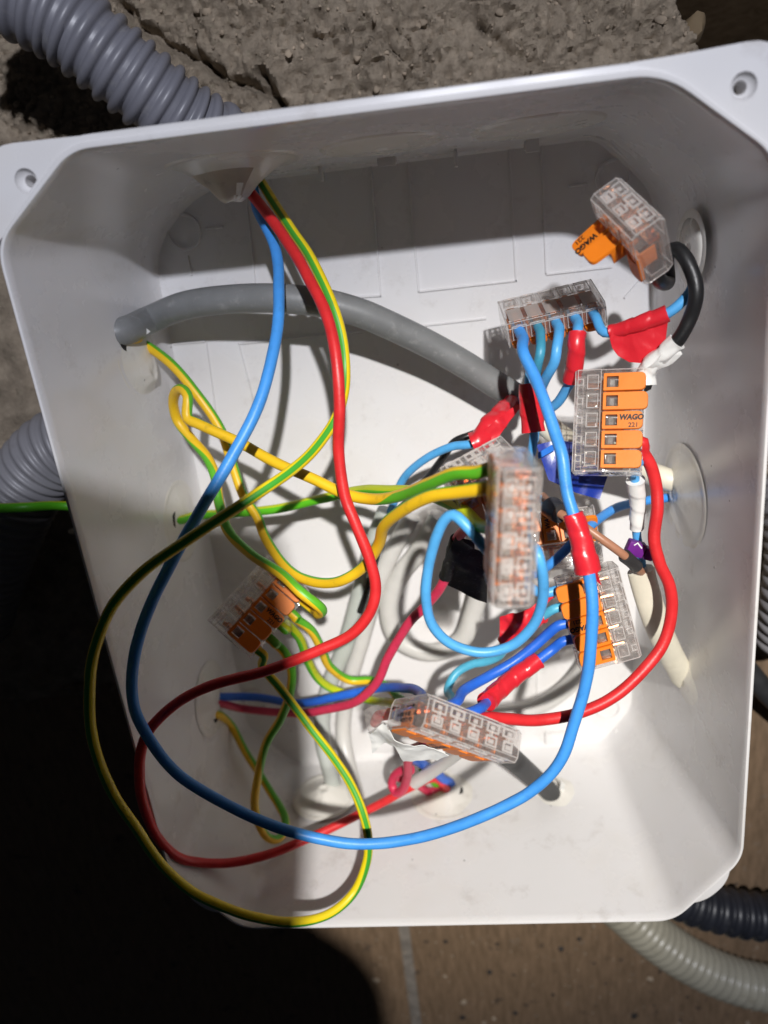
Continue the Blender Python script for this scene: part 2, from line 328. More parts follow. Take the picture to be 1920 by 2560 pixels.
tag(link_bm('stone', bm2, noisy('tan_stone', (0.17, 0.12, 0.065), rough=0.85, var=0.4, scale=80, bump=0.9, bscale=300)), 'brown rounded stone beside the added hole in the mortar above the box', 'stone')
bm = bmesh.new(); random.seed(11)
for i in range(20):
    x = random.uniform(-2, 14); y = random.uniform(-32, -22); stone(bm, x, y, -1.1, random.uniform(.05, .19), i*2.1)
tag(link_bm('rubble_chips', bm, noisy('dark_chips', (0.035, 0.03, 0.026), rough=.7, var=.5, scale=90), origin=(5, -27, -1.1)), kind='stuff')
# floor boards below
def board():
    m, nt, N, L, P = mat('worn_floor'); tc = N.new('ShaderNodeTexCoord')
    mp = N.new('ShaderNodeMapping'); mp.inputs['Scale'].default_value = (240, 42, 60); L.new(tc.outputs['Object'], mp.inputs['Vector'])
    a = N.new('ShaderNodeTexNoise'); a.inputs['Scale'].default_value = 1.6; a.inputs['Detail'].default_value = 8; a.inputs['Roughness'].default_value = 0.65; L.new(mp.outputs[0], a.inputs['Vector'])
    cr = N.new('ShaderNodeValToRGB'); cr.color_ramp.elements[0].position = 0.28; cr.color_ramp.elements[0].color = (0.125, 0.082, 0.046, 1)
    cr.color_ramp.elements[1].position = 0.72; cr.color_ramp.elements[1].color = (0.26, 0.172, 0.105, 1); L.new(a.outputs['Fac'], cr.inputs[0])
    n = N.new('ShaderNodeTexNoise'); n.inputs['Scale'].default_value = 85; n.inputs['Detail'].default_value = 9; n.inputs['Roughness'].default_value = 0.7; L.new(tc.outputs['Object'], n.inputs['Vector'])
    r = N.new('ShaderNodeMapRange'); r.inputs['From Min'].default_value = 0.60; r.inputs['From Max'].default_value = 0.645; r.inputs['To Max'].default_value = 0.8; L.new(n.outputs['Fac'], r.inputs['Value'])
    mx = N.new('ShaderNodeMix'); mx.data_type = 'RGBA'; mx.inputs['B'].default_value = (0.035, 0.03, 0.027, 1); L.new(r.outputs[0], mx.inputs['Factor']); L.new(cr.outputs[0], mx.inputs['A'])
    r3 = N.new('ShaderNodeMapRange'); r3.inputs['From Min'].default_value = 0.40; r3.inputs['From Max'].default_value = 0.30; r3.inputs['To Max'].default_value = 0.5; L.new(n.outputs['Fac'], r3.inputs['Value'])
    m3 = N.new('ShaderNodeMix'); m3.data_type = 'RGBA'; m3.inputs['B'].default_value = (0.22, 0.20, 0.17, 1); L.new(r3.outputs[0], m3.inputs['Factor']); L.new(mx.outputs['Result'], m3.inputs['A'])
    L.new(m3.outputs['Result'], P.inputs['Base Color']); P.inputs['Roughness'].default_value = 0.6
    b = N.new('ShaderNodeBump'); b.inputs['Strength'].default_value = 0.6; b.inputs['Distance'].default_value = 0.0008; L.new(a.outputs['Fac'], b.inputs['Height']); L.new(b.outputs[0], P.inputs['Normal'])
    return m
M['board'] = board(); M['joint'] = noisy('joint_mortar', (0.24, 0.21, 0.175), rough=0.9, var=0.4, scale=140, bump=0.9, bscale=500, dark=(0.05, 0.04, 0.03), darkamt=0.8, dscale=110)
jx = at(1026, 2450, -1.1).x
bm = bmesh.new()
for (a, b_) in ((-60, jx-0.28), (jx+0.30, 60)):
    box(bm, a, b_, -70, -8.5, -3, -1.1, bevel=0.05)
tag(link_bm('floor', bm, M['board'], origin=(0, -30, -1.1)), kind='structure')
bm = bmesh.new(); n = 160
rows = [[bm.verts.new((jx-0.34+0.7*i/6, -60+51.5*j/n, -1.2+0.06*noise.noise(Vector((i*.7, j*.9, 0))))) for i in range(7)] for j in range(n+1)]
for j in range(n):
    for i in range(6): bm.faces.new((rows[j][i], rows[j][i+1], rows[j+1][i+1], rows[j+1][i]))
tag(link_bm('floor_joint', bm, M['joint'], origin=(jx, -30, -1.2)), kind='structure')

# ------------------------------------------------------------------ the junction box
D = 8.7
def rounded(P, rads, seg=7):
    out = []; n = len(P)
    for i in range(n):
        a, b, c = P[i-1], P[i], P[(i+1) % n]; r = rads[i]
        u = (a-b).normalized(); v = (c-b).normalized(); k = min(r, (a-b).length*0.45, (c-b).length*0.45)
        p, q = b+u*k, b+v*k
        for s in range(seg+1):
            t = s/seg; out.append(p*(1-t)**2+b*2*t*(1-t)+q*t*t)
    return out
V2 = lambda p: Vector((p.x, p.y))
rimP = [Vector(p) for p in ((-7.0, 12.60), (6.80, 12.60), (9.42, 10.60), (9.78, -10.2), (7.75, -12.76), (-7.3, -12.74), (-9.36, -10.1), (-9.36, 10.74))]
bk = [V2(at(px, py, 0)) for px, py in ((503,460),(1490,338),(1647,480),(1584,1770),(1510,1856),(735,1910),(612,1815),(375,620))]
NS = 7
rim = rounded(rimP, [0.5, 0.7, 0.7, 0.55, 0.55, 0.6, 0.6, 0.6], NS); back = rounded(bk, [1.6, .5, .9, .5, .5, .5, .5, 1.3], NS)
NL = len(rim)
def offs(P, d, top=0.0):
    out = []; n = len(P)
    for i in range(n):
        j = (i-1) % n; k = (i+1) % n
        t = (P[k]-P[j]); t.normalize(); nn = Vector((-t.y, t.x))          # clockwise polygon -> left normal points out
        q = P[i]+nn*d
        if top and P[i].y > 11.0: q.y += top*min(1, (P[i].y-11.0)/1.2)
        out.append(q)
    return out
def lerp(t): return [b*(1-t)+r*t for b, r in zip(back, rim)]
loops = []
loops.append((offs(back, -0.9), 0.0)); loops.append((offs(back, -0.32), 0.0)); loops.append((offs(back, -0.12), 0.05)); loops.append((offs(back, -0.02), 0.2))
for k in range(1, 12): loops.append((lerp(0.2/D+(1-0.2/D)*k/12), 0.2+(D-0.2-0.35)*k/12))
loops += [(offs(rim, 0.0), D-0.30), (offs(rim, 0.015), D-0.08), (offs(rim, 0.05), D-0.01), (offs(rim, 0.09), D),
          (offs(rim, 0.11, 0.04), D), (offs(rim, 0.13, 0.05), D-0.02), (offs(rim, 0.135, 0.055), D-0.05), (offs(rim, 0.15, 0.16), D-0.055), (offs(rim, 0.17, 0.18), D-0.10), (offs(rim, 0.18, 0.18), D-0.9), (offs(rim, 0.12), D-1.1)]
for k in range(1, 4): t = 1-k/4; loops.append((offs(lerp(t), 0.2), t*D-0.1))
loops += [(offs(back, 0.2), 0.0), (offs(back, 0.1), -0.22), (offs(back, -0.1), -0.25)]
bm = bmesh.new(); rings = [[bm.verts.new((p.x, p.y, z)) for p in lp] for lp, z in loops]
for a, b in zip(rings, rings[1:]):
    for i in range(NL): bm.faces.new((a[i], a[(i+1) % NL], b[(i+1) % NL], b[i]))
bm.faces.new(rings[0]); bm.faces.new(rings[-1][::-1]); bmesh.ops.recalc_face_normals(bm, faces=bm.faces)
JB = empty('junction_box', (0, 0, -0.25), 'open white plastic junction box with chamfered corners full of coloured wires', 'junction box')
link_bm('box_body', bm, M['plastic'], JB, smooth=28)
def wallplane(side):
    i = {'T': (0, 1), 'R': (2, 3), 'B': (4, 5), 'L': (6, 7)}[side]
    a, b = rimP[i[0]], rimP[i[1]]; c, d = bk[i[0]], bk[i[1]]
    A = Vector((a.x, a.y, D)); B = Vector((b.x, b.y, D)); Cc = Vector(((c.x+d.x)/2, (c.y+d.y)/2, 0))
    n = (B-A).cross(Cc-A).normalized()
    if n.dot(Vector((0, 0, 4))-A) < 0: n = -n
    return A, n
def W(side, px, py, d=0.0):
    A, n = wallplane(side); dr = CR @ Vector(((px-960)/FPX, -(py-1280)/FPX, -1))
    t = (A-CP).dot(n)/dr.dot(n); return CP+dr*t+n*d
# corner ears with screw holes
def plate(outer, hole_c, hole_r, z1, th, dish=True):
    bm = bmesh.new(); n = len(outer); m = 28
    ot = [bm.verts.new((p.x, p.y, z1)) for p in outer]; ob = [bm.verts.new((p.x, p.y, z1-th)) for p in outer]
    ht = [bm.verts.new((hole_c.x+hole_r*math.cos(2*math.pi*i/m), hole_c.y+hole_r*math.sin(2*math.pi*i/m), z1)) for i in range(m)]
    es = []
    for L_ in (ot, ht):
        for i in range(len(L_)): es.append(bm.edges.new((L_[i], L_[(i+1) % len(L_)])))
    bmesh.ops.triangle_fill(bm, use_beauty=True, use_dissolve=False, edges=es)
    for i in range(n): bm.faces.new((ot[i], ot[(i+1) % n], ob[(i+1) % n], ob[i]))
    prev = ht
    for r, z in ((hole_r*.93, z1-.10), (hole_r*.62, z1-.22), (hole_r*.52, z1-.24), (hole_r*.50, z1-.9)):
        cur = [bm.verts.new((hole_c.x+r*math.cos(2*math.pi*i/m), hole_c.y+r*math.sin(2*math.pi*i/m), z)) for i in range(m)]
        for i in range(m): bm.faces.new((prev[i], prev[(i+1) % m], cur[(i+1) % m], cur[i]))
        prev = cur
    bmesh.ops.recalc_face_normals(bm, faces=bm.faces); return bm
ears = [((-6.2, 12.92), (-7.2, 12.94), (-9.28, 12.98), (-9.50, 10.5), (-9.46, 10.78), (-7.0, 12.74), at(62, 452, D), D-0.06),
        ((6.0, 12.94), (7.0, 12.97), (9.45, 13.10), (9.60, 10.3), (9.50, 10.66), (6.85, 12.74), at(1862, 214, D), D-0.05),
        ((9.86, -9.9), (9.82, -12.0), (9.0, -12.95), (7.3, -12.9), (7.80, -12.90), (9.88, -10.2), Vector((9.1, -11.95, 0)), D-0.75),
        ((-9.45, -9.8), (-9.45, -12.0), (-8.7, -12.9), (-7.0, -12.88), (-7.3, -12.86), (-9.46, -10.1), Vector((-8.75, -11.95, 0)), D-0.75)]
for e in ears:
    P = [Vector(p) for p in e[:6]]; P = rounded(P, [0.05, 0.9, 0.9, 0.05, 0.02, 0.02], 6)
    link_bm('screw_ear', plate(P, V2(e[6]), 0.29, e[7], 0.5), M['plastic'], JB, smooth=30)
# moulded lines, rings and ticks on the back panel
def ridge(p, q, w_=0.05, h=0.075):
    bm = bmesh.new()
    a, b = at(*p, 0), at(*q, 0); t = (b-a).normalized(); n = Vector((-t.y, t.x, 0))*w_/2
    vs = [bm.verts.new(c) for c in (a-n*1.6, b-n*1.6, b+n*1.6, a+n*1.6)]; vt = [bm.verts.new(c+Vector((0, 0, h))) for c in (a-n, b-n, b+n, a+n)]
    bm.faces.new(vt)
    for i in range(4): bm.faces.new((vs[i], vs[(i+1) % 4], vt[(i+1) % 4], vt[i]))
    bmesh.ops.recalc_face_normals(bm, faces=bm.faces); link_bm('moulded_line', bm, M['plastic'], JB)
for p, q in (((613,480),(639,717)),((674,440),(700,735)),((926,399),(952,741)),((868,744),(952,739)),((1018,387),(1047,729)),((1047,729),(1293,701)),((1272,372),(1290,703)),((1353,361),(1365,683)),((1365,686),(1530,667)),
             ((1055,814),(1215,796)),((596,859),(908,830)),((411,862),(515,853)),((515,853),(544,1070)),((596,859),(640,1030)),((515,573),(558,567)),((469,639),(479,689)),((1420,466),(1469,461)),((1540,520),(1548,575)),
             ((1600,700),(1560,745)),((1280,1600),(1500,1590)),((1340,1600),(1345,1790)),((1440,1590),(1444,1780)),((900,1560),(1100,1550)),((760,1450),(900,1440))): ridge(p, q)
def ring(px, py, R, r=0.04):
    bm = bmesh.new()
    c = at(px, py, 0); m = 40
    pf = ((R-.06, 0), (R-.04, .08), (R+.04, .08), (R+.06, 0)); prev = None; first = None
    for k in range(m):
        th = 2*math.pi*k/m; cur = [bm.verts.new((c.x+a*math.cos(th), c.y+a*math.sin(th), h)) for a, h in pf]
        if prev:
            for i in range(3): bm.faces.new((prev[i], prev[i+1], cur[i+1], cur[i]))
        else: first = cur
        prev = cur
    for i in range(3): bm.faces.new((prev[i], prev[i+1], first[i+1], first[i]))
    bmesh.ops.recalc_face_normals(bm, faces=bm.faces); link_bm('moulded_ring', bm, M['plastic'], JB)
ring(460, 580, 0.58); ring(1533, 445, 0.55); ring(1520, 1770, 0.5); ring(640, 1750, .5)
# clips and pins at the foot of the far wall
for px, py, wd in ((967,400,0.66),(1329,365,0.48)):
    c = at(px, py, .75); bm = bmesh.new()
    box(bm, c.x-wd/2, c.x+wd/2, c.y-.10, c.y+.55, .62, .74, bevel=.02); box(bm, c.x-wd/2+.03, c.x+wd/2-.03, c.y-.2, c.y+.55, .84, .98, bevel=.03); box(bm, c.x-wd/2+.06, c.x+wd/2-.06, c.y+.02, c.y+.5, .7, .88)
    link_bm('clip', bm, M['plastic'], JB)
for px, py, l in ((797,398,.75),(1137,352,.85)):
    c = at(px, py, .8); bm = bmesh.new(); box(bm, c.x-.055, c.x+.055, c.y-l+.08, c.y+.4, .25, .95, bevel=.02); link_bm('pin', bm, M['plastic'], JB)
bm = bmesh.new(); tube(bm, catmull([at(1490,338,.5), at(1525,345,.55), at(1556,372,.55), at(1574,398,.5)], .1), lambda s: .2*max(.25, math.sin(math.pi*min(1, max(0, s)))**.5), flat=.55); link_bm('corner_lip', bm, M['plastic'], JB)
for px, py in ((1387,1858),(1560,1848),(960,1880)):
    c = at(px, py-20, 0); bm = bmesh.new(); box(bm, c.x-.45, c.x+.45, c.y-.35, c.y+.25, -.05, .22, bevel=.06); link_bm('boss', bm, M['plastic'], JB)
# round cable membranes on the walls
def membrane(side, c, R, bulge, tip=(0, 0), hh=.45, dirty=False):
    A, n = wallplane(side); z = Vector((0, 0, 1)); u = (z-n*z.dot(n)).normalized(); v = n.cross(u); m = 48
    pf = [(R+.10, -.01), (R+.02, .03*hh), (R-.06, .034*hh), (R-.14, .015*hh), (R*.86, .02*hh), (R*.6, .05+bulge*.25), (R*.38, .06+bulge*.6), (R*.24, .07+bulge*.9), (R*.15, .07+bulge), (R*.11, .03+bulge)]
    bm = bmesh.new(); prev = None
    for a, h in pf:
        k = max(0, 1-a/R); off = (u*tip[0]+v*tip[1])*k
        cur = []
        for i in range(m):
            th = 2*math.pi*i/m; wv = 1+0.08*k*math.sin(3*th+R)+0.05*k*math.sin(7*th)
            cur.append(bm.verts.new(c+off+(u*math.cos(th)+v*math.sin(th))*a*wv+n*(h+.03*bulge*k*math.sin(4*th))))
        if prev:
            for i in range(m):
                f = bm.faces.new((prev[i], prev[(i+1) % m], cur[(i+1) % m], cur[i]))
                if dirty and a < R*.5 and math.sin(2*math.pi*i/m+1.2)+.9*noise.noise(Vector((i*.5, a*3, 0))) > .45: f.material_index = 1
        prev = cur
    bm.faces.new(prev); bmesh.ops.recalc_face_normals(bm, faces=bm.faces)
    return link_bm('cable_membrane', bm, [M['membrane'], M['dirty']], JB, smooth=80)
M['dirty'] = noisy('dirty_membrane', (0.44, 0.38, 0.31), rough=.6, var=.3, scale=90, dark=(.12, .09, .07), darkamt=.8, dscale=140)
holes = {'top': W('T', 600, 418)}
membrane('T', W('T', 585, 408), 2.0, 0.95, (-.15, 0.25), hh=.9, dirty=True)
membrane('T', W('T', 955, 362), 1.75, 0.05, hh=1.6); membrane('T', W('T', 1345, 316), 1.85, 0.05, hh=1.6)
membrane('L', W('L', 345, 880), 1.6, 0.25, (-.3, .9)); membrane('L', W('L', 455, 1300), 1.5, 0.15); membrane('L', W('L', 528, 1745), 1.45, 0.12, (-.2, .3))
membrane('R', W('R', 1725, 620), 1.0, 0.0, hh=.12); membrane('R', W('R', 1708, 1240), 1.7, 0.15, (-.4, 0), hh=.2); membrane('R', W('R', 1722, 1720), 1.5, 0.15, (-.3, .3))
membrane('B', W('B', 1392, 1978), 1.5, 0.15); membrane('B', W('B', 1115, 1985), 1.4, 0.3, (0, 0)); membrane('B', W('B', 812, 1990), 1.3, 0.35)

def hole(side, px, py, r_, d=.3):  # raised black cap, paints the shade of a gap round a cable
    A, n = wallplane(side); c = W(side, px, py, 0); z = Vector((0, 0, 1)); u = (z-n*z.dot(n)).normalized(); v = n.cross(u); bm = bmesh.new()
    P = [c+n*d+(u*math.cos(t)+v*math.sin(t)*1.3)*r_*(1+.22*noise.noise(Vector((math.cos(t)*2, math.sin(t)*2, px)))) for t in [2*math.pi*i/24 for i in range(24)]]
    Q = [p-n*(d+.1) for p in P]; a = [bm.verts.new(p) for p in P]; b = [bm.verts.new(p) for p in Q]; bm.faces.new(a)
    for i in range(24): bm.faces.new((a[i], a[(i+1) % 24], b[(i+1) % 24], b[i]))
    bmesh.ops.recalc_face_normals(bm, faces=bm.faces); link_bm('gap_shade_cap', bm, M['hole'], JB)
M['hole'] = noisy('gap_shade_black', (0.008, 0.007, 0.006), rough=.9)  # black stands in for the shade inside the gaps
hole('R', 1690, 1692, .36, .10); hole('L', 306, 836, .42, .07); hole('L', 436, 1302, .28, .10); hole('L', 538, 1745, .3, .10); hole('L', 534, 1786, .26, .09)
hole('R', 1690, 1212, .42, .08); hole('B', 1385, 1994, .5, .08); hole('B', 1128, 1982, .4, .2)
# ------------------------------------------------------------------ lever connectors
CON = {
'A': (18.8, (6.442, 9.361, 7.522), ((0.3781, -0.3231, -0.8675), (-0.5525, 0.6731, -0.4915), (0.7428, 0.6652, 0.076))),
'B': (30, (4.907, 7.062, 3.604), ((-0.9914, -0.067, 0.1128), (-0.1286, 0.3278, -0.9359), (0.0258, -0.9424, -0.3336))),
'C': (30, (6.106, 4.155, 6.388), ((0.1272, -0.956, -0.2645), (0.8881, -0.009, 0.4596), (-0.4418, -0.2934, 0.8478))),
'D': (30, (2.655, 3.898, 12.954), ((-0.0985, 0.0683, -0.9928), (-0.9939, 0.0424, 0.1015), (0.049, 0.9968, 0.0637))),
'E': (18.8, (2.298, 3.416, 8.739), ((0.8968, -0.166, 0.4101), (0.3079, 0.8998, -0.3091), (-0.3177, 0.4035, 0.8581))),
'F': (30, (4.526, -0.041, 5.019), ((-0.998, 0.0606, 0.0151), (-0.0433, -0.8453, 0.5326), (0.045, 0.5309, 0.8462))),
'G': (30, (5.64, -1.889, 6.972), ((0.2042, 0.9772, 0.0578), (-0.9627, 0.1898, 0.193), (0.1776, -0.0951, 0.9795))),
'H': (30, (-5.457, -1.525, 5.558), ((0.6602, -0.7269, 0.189), (0.5024, 0.6144, 0.6084), (-0.5584, -0.3066, 0.7708))),
'I': (30, (1.013, -2.539, 11.421), ((0.7704, 0.5839, -0.256), (-0.5947, 0.5135, -0.6186), (-0.2298, 0.6288, 0.7428)))}
def cmat(k):
    wd, c, R = CON[k]; R = Matrix(R)
    mid = Vector((wd/2, 9.3, 4.15))*0.1
    return Matrix.Translation(Vector(c)-R@mid) @ R.to_4x4()
def pole(k, i, y=0.0, z=2.7): return cmat(k) @ (Vector((1+5.6*i+2.8, y, z))*0.1)
def into(k, i, d=3.0): return ([pole(k, i, -d), pole(k, i, -1.0)] if d > 1 else [pole(k, i, -d)])+[pole(k, i, 5.0)]
def text_bm(bm, s, size, M4, bold=0.012, shear=0.0, mi=0, align='LEFT'):
    cu = bpy.data.curves.new('txt', 'FONT'); cu.body = s; cu.size = size; cu.offset = bold*size*1.6; cu.extrude = 0.0035; cu.shear = shear; cu.align_x = align; cu.resolution_u = 3
    o = bpy.data.objects.new('txt', cu); COL.objects.link(o); bpy.context.view_layer.update()
    dg = bpy.context.evaluated_depsgraph_get(); me = bpy.data.meshes.new_from_object(o.evaluated_get(dg)); me.transform(M4); bm.from_mesh(me)
    bpy.data.objects.remove(o); bpy.data.meshes.remove(me); bpy.data.curves.remove(cu)
def lever_bm(wx, tip=0.0, ang=0):
    """local cm; plate from rounded tip y=-tip to y=10.6 mm with a window near the pivot"""
    bm = bmesh.new(); x0, x1 = 0.02, wx-0.02; ya, yb = -0.03-tip, 1.08; z0, z1 = 0.70, 0.815; wxa, wxb, wy0, wy1 = x0+.10, x1-.10, 0.66, 0.99
    r = 0.17; out = [Vector((x1, yb)), Vector((x0, yb))]; o2 = rounded([Vector((x0, yb)), Vector((x0, ya)), Vector((x1, ya)), Vector((x1, yb))], [.02, r, r, .02], 6)
    hole = [Vector(p) for p in ((wxa, wy0), (wxb, wy0), (wxb, wy1), (wxa, wy1))]
    def lay(z, P): return [bm.verts.new((p.x, p.y, z)) for p in P]
    inn = [p*1 for p in o2]; cx = (x0+x1)/2; cy = (ya+yb)/2
    ins = [Vector((cx+(p.x-cx)*0.955, cy+(p.y-cy)*0.985)) for p in o2]
    top = lay(z1, ins); mid = lay(z1-.02, o2); bot = lay(z0, o2); ht = lay(z1, hole); hb = lay(z0, hole)
    for a, b in ((top, mid), (mid, bot)):
        for i in range(len(a)): bm.faces.new((a[i], a[(i+1) % len(a)], b[(i+1) % len(a)], b[i]))
    for i in range(4): bm.faces.new((ht[i], ht[(i+1) % 4], hb[(i+1) % 4], hb[i]))
    for o_, h_ in ((top, ht), (bot, hb)):
        es = []
        for L_ in (o_, h_):
            for i in range(len(L_)):
                e = bm.edges.get((L_[i], L_[(i+1) % len(L_)])); es.append(e)
        bmesh.ops.triangle_fill(bm, use_beauty=True, edges=es)
    # side cheeks down to the pivot
    for xa in (x0+.005, x1-.055): box(bm, xa, xa+.05, 0.5, 1.02, 0.28, z0-.002, bevel=.01)
    box(bm, x0+.07, x1-.07, .50, .62, .45, z0-.002, bevel=.01)
    bmesh.ops.recalc_face_normals(bm, faces=bm.faces)
    if ang:
        piv = Vector((0, 0.92, 0.48)); bmesh.ops.transform(bm, matrix=Matrix.Translation(piv)@Matrix.Translation((0, -.08, .26))@Matrix.Rotation(math.radians(-ang), 4, 'X')@Matrix.Translation(-piv), verts=bm.verts)
    return bm
def connector(k, name_label, tips=None, opens=None, textlever=None, endtext=True, group='clear lever connectors with orange levers'):
    wd = CON[k][0]*.1; n = 5 if CON[k][0] > 20 else 3; MM = cmat(k)
    t = empty('lever_connector', MM @ Vector((wd/2, 0.93, 0)), name_label, 'wire connector', group)
    # housing: outer skin, partitions, ribs on the rear
    bm = bmesh.new()
    prof = [(0, .10), (.10, 0), (1.74, 0), (1.86, .12), (1.86, .72), (1.78, .83), (1.16, .83), (1.12, .70), (.62, .62), (.04, .58), (0, .50)]
    def prism(xa, xb, P, cap=True):
        A = [bm.verts.new((xa, y, z)) for y, z in P]; B = [bm.verts.new((xb, y, z)) for y, z in P]
        for i in range(len(P)): bm.faces.new((A[i], A[(i+1) % len(P)], B[(i+1) % len(P)], B[i]))
        if cap: bm.faces.new(A[::-1]); bm.faces.new(B)
    prism(0.04, wd-.04, prof)
    for xa in (0, wd-.055): prism(xa, xa+.055, [(-.02, .12), (.10, -.015), (1.74, -.015), (1.875, .1), (1.875, .73), (1.79, .845), (1.10, .845), (1.02, .80), (.1, .80), (-.02, .66)])
    for i in range(n+1):
        x = .1+.56*i
        if 0 < i < n: prism(x-.035, x+.035, [(.03, .12), (.1, .04), (1.72, .04), (1.82, .14), (1.82, .70), (1.14, .70), (1.1, .62), (.03, .5)])
    for i in range(n):
        x = .1+.56*i
        box(bm, x+.07, x+.49, 1.24, 1.50, .80, .865, bevel=.02); box(bm, x+.10, x+.46, 1.56, 1.78, .80, .855, bevel=.02)
        box(bm, x+.08, x+.12, 1.18, 1.82, .12, .78, bevel=.01); box(bm, x+.44, x+.48, 1.18, 1.82, .12, .78, bevel=.01)
        # rear face frames, the milky ones painting in bright sparkle
        box(bm, x+.20, x+.36, 1.50, 1.83, .30, .50, bevel=.02)
        box(bm, x+.06, x+.50, .34, 1.12, .045, .065, 1)
        def frame(xa, xb, za, zb, t_=.035):
            for q in ((xa, xb, za, za+t_), (xa, xb, zb-t_, zb), (xa, xa+t_, za+t_, zb-t_), (xb-t_, xb, za+t_, zb-t_)): box(bm, q[0], q[1], 1.862, 1.895, q[2], q[3], 1)
        j1, j2 = random.uniform(-.03, .03), random.uniform(-.03, .03)
        frame(x+.07+j1, x+.49, .09, .37+j2, .03+abs(j1)); frame(x+.11, x+.45+j1, .44+j2, .70, .03+abs(j2)); box(bm, x+.26+j2, x+.31+j2, 1.80, 1.905, .30, .46, 1); box(bm, x+.22, x+.34, 1.862, 1.89, .18, .28, 1); box(bm, x+.20, x+.36, 1.862, 1.90, .52, .63, 1)
        for q in ((.07, .49, 1.20, 1.225), (.07, .49, 1.50, 1.53), (.07, .095, 1.225, 1.50), (.465, .49, 1.225, 1.50), (.18, .38, 1.62, 1.65), (.18, .205, 1.65, 1.80), (.355, .38, 1.65, 1.80)):
            box(bm, x+q[0], x+q[1], q[2], q[3], .835, .868, 1)
        for q in ((.07, .49, 1.10, 1.125), (.07, .49, 1.72, 1.745), (.07, .095, 1.125, 1.72), (.465, .49, 1.125, 1.72)):
            box(bm, x+q[0], x+q[1], q[2], q[3], -.03, -.002, 1)
        for q in ((.05, .51, .06, .085), (.05, .51, .50, .525), (.05, .075, .085, .50), (.485, .51, .085, .50)):
            box(bm, x+q[0], x+q[1], -.02, .008, q[2], q[3], 1)
        # bottom test slot frame and entry funnel
        box(bm, x+.08, x+.48, 1.25, 1.62, -.02, .03, bevel=.01)
        box(bm, x+.06, x+.50, -.012, .30, .07, .11, bevel=.01); box(bm, x+.06, x+.10, -.012, .3, .10, .5, bevel=.01)
    # edge rods in milkier plastic, painting in the bright edge light
    def rod(p, q, r_=.014):
        n0 = len(bm.faces); tube(bm, [Vector(p), Vector(p).lerp(Vector(q), .5), Vector(q)], r_, 6)
        bm.faces.ensure_lookup_table()
        for f in bm.faces[n0:]: f.material_index = 1
    for (y, z) in ((.10, -.012), (1.74, -.012), (1.875, .10), (1.875, .73), (1.79, .845), (1.14, .845), (-.015, .12)): rod((.02, y, z), (wd-.02, y, z))
    for xx in (.02, wd-.02):
        E_ = [(-.02, .12), (.10, -.015), (1.74, -.015), (1.875, .1), (1.875, .73), (1.79, .845), (1.10, .845), (1.02, .80), (.1, .80), (-.02, .66)]
        for i in range(len(E_)): rod((xx, *E_[i]), (xx, *E_[(i+1) % len(E_)]))
    # clear window bars in the levers
    for i in range(n):
        x = .1+.56*i; box(bm, x+.15, x+.41, .69, .96, .72, .80, bevel=.015)
    bmesh.ops.recalc_face_normals(bm, faces=bm.faces)
    link_bm('housing', bm, [M['clear'], M['edge_glint']], t, M=MM, smooth=30)
    bm = bmesh.new(); box(bm, .16, wd-.16, 1.08, 1.22, .10, .16); box(bm, .16, wd-.16, 1.08, 1.12, .16, .40)
    for i in range(n): x = .1+.56*i; box(bm, x+.18, x+.38, .15, .95, .085, .115); box(bm, x+.20, x+.36, 1.22, 1.42, .14, .22, bevel=.03)
    for i in range(n):
        x = .38+.56*i; q = random.uniform(-.05, .05); tube(bm, [Vector((x+q, 1.2, .27)), Vector((x+q, 1.35, .28)), Vector((x+q*1.5, 1.55+q, .29))], .075, 8)
    link_bm('busbar', bm, M['copper'], t, M=MM)
    for i in range(n):
        x = .1+.56*i; bm = bmesh.new()
        pts = [(.62, .16), (.7, .5), (.78, .62), (.9, .655), (.98, .62), (1.04, .48), (1.0, .3), (.88, .2)]
        A = [bm.verts.new((x+.17, y, z)) for y, z in pts]; B = [bm.verts.new((x+.39, y, z)) for y, z in pts]
        for q in range(len(pts)-1): bm.faces.new((A[q], A[q+1], B[q+1], B[q]))
        bmesh.ops.solidify(bm, geom=bm.faces[:], thickness=.02); link_bm('clamp_spring', bm, M['steel'], t, M=MM)
    tips = tips or [0]*n; opens = opens or {}
    for i in range(n):
        bm = lever_bm(.56, tips[i], opens.get(i, 0)); L_ = link_bm('lever', bm, M['orange'], t, M=MM@Matrix.Translation((.1+.56*i, 0, 0)))
        if i in opens: L_['label'] = 'orange lever flipped open'
    # print on the lever
    tl = textlever if textlever is not None else n//2
    bm = bmesh.new(); x = .1+.56*tl
    base = Matrix(((0, 1, 0, x), (-1, 0, 0, 0), (0, 0, 1, .8165), (0, 0, 0, 1)))     # text right -> -y, up -> +x
    text_bm(bm, 'WAGO', .215, base@Matrix.Translation((-.61, .285, 0))@Matrix.Scale(.93, 4, (1, 0, 0)), bold=.034, shear=.15)
    text_bm(bm, '221', .185, base@Matrix.Translation((-.36, .07, 0)), bold=.012)
    if tl in opens:
        piv = Vector((0, .92, .48)); bmesh.ops.transform(bm, matrix=Matrix.Translation(piv)@Matrix.Translation((0, -.08, .26))@Matrix.Rotation(math.radians(-opens[tl]), 4, 'X')@Matrix.Translation(-piv), verts=bm.verts)
    link_bm('lever_print', bm, M['ink'], t, M=MM)
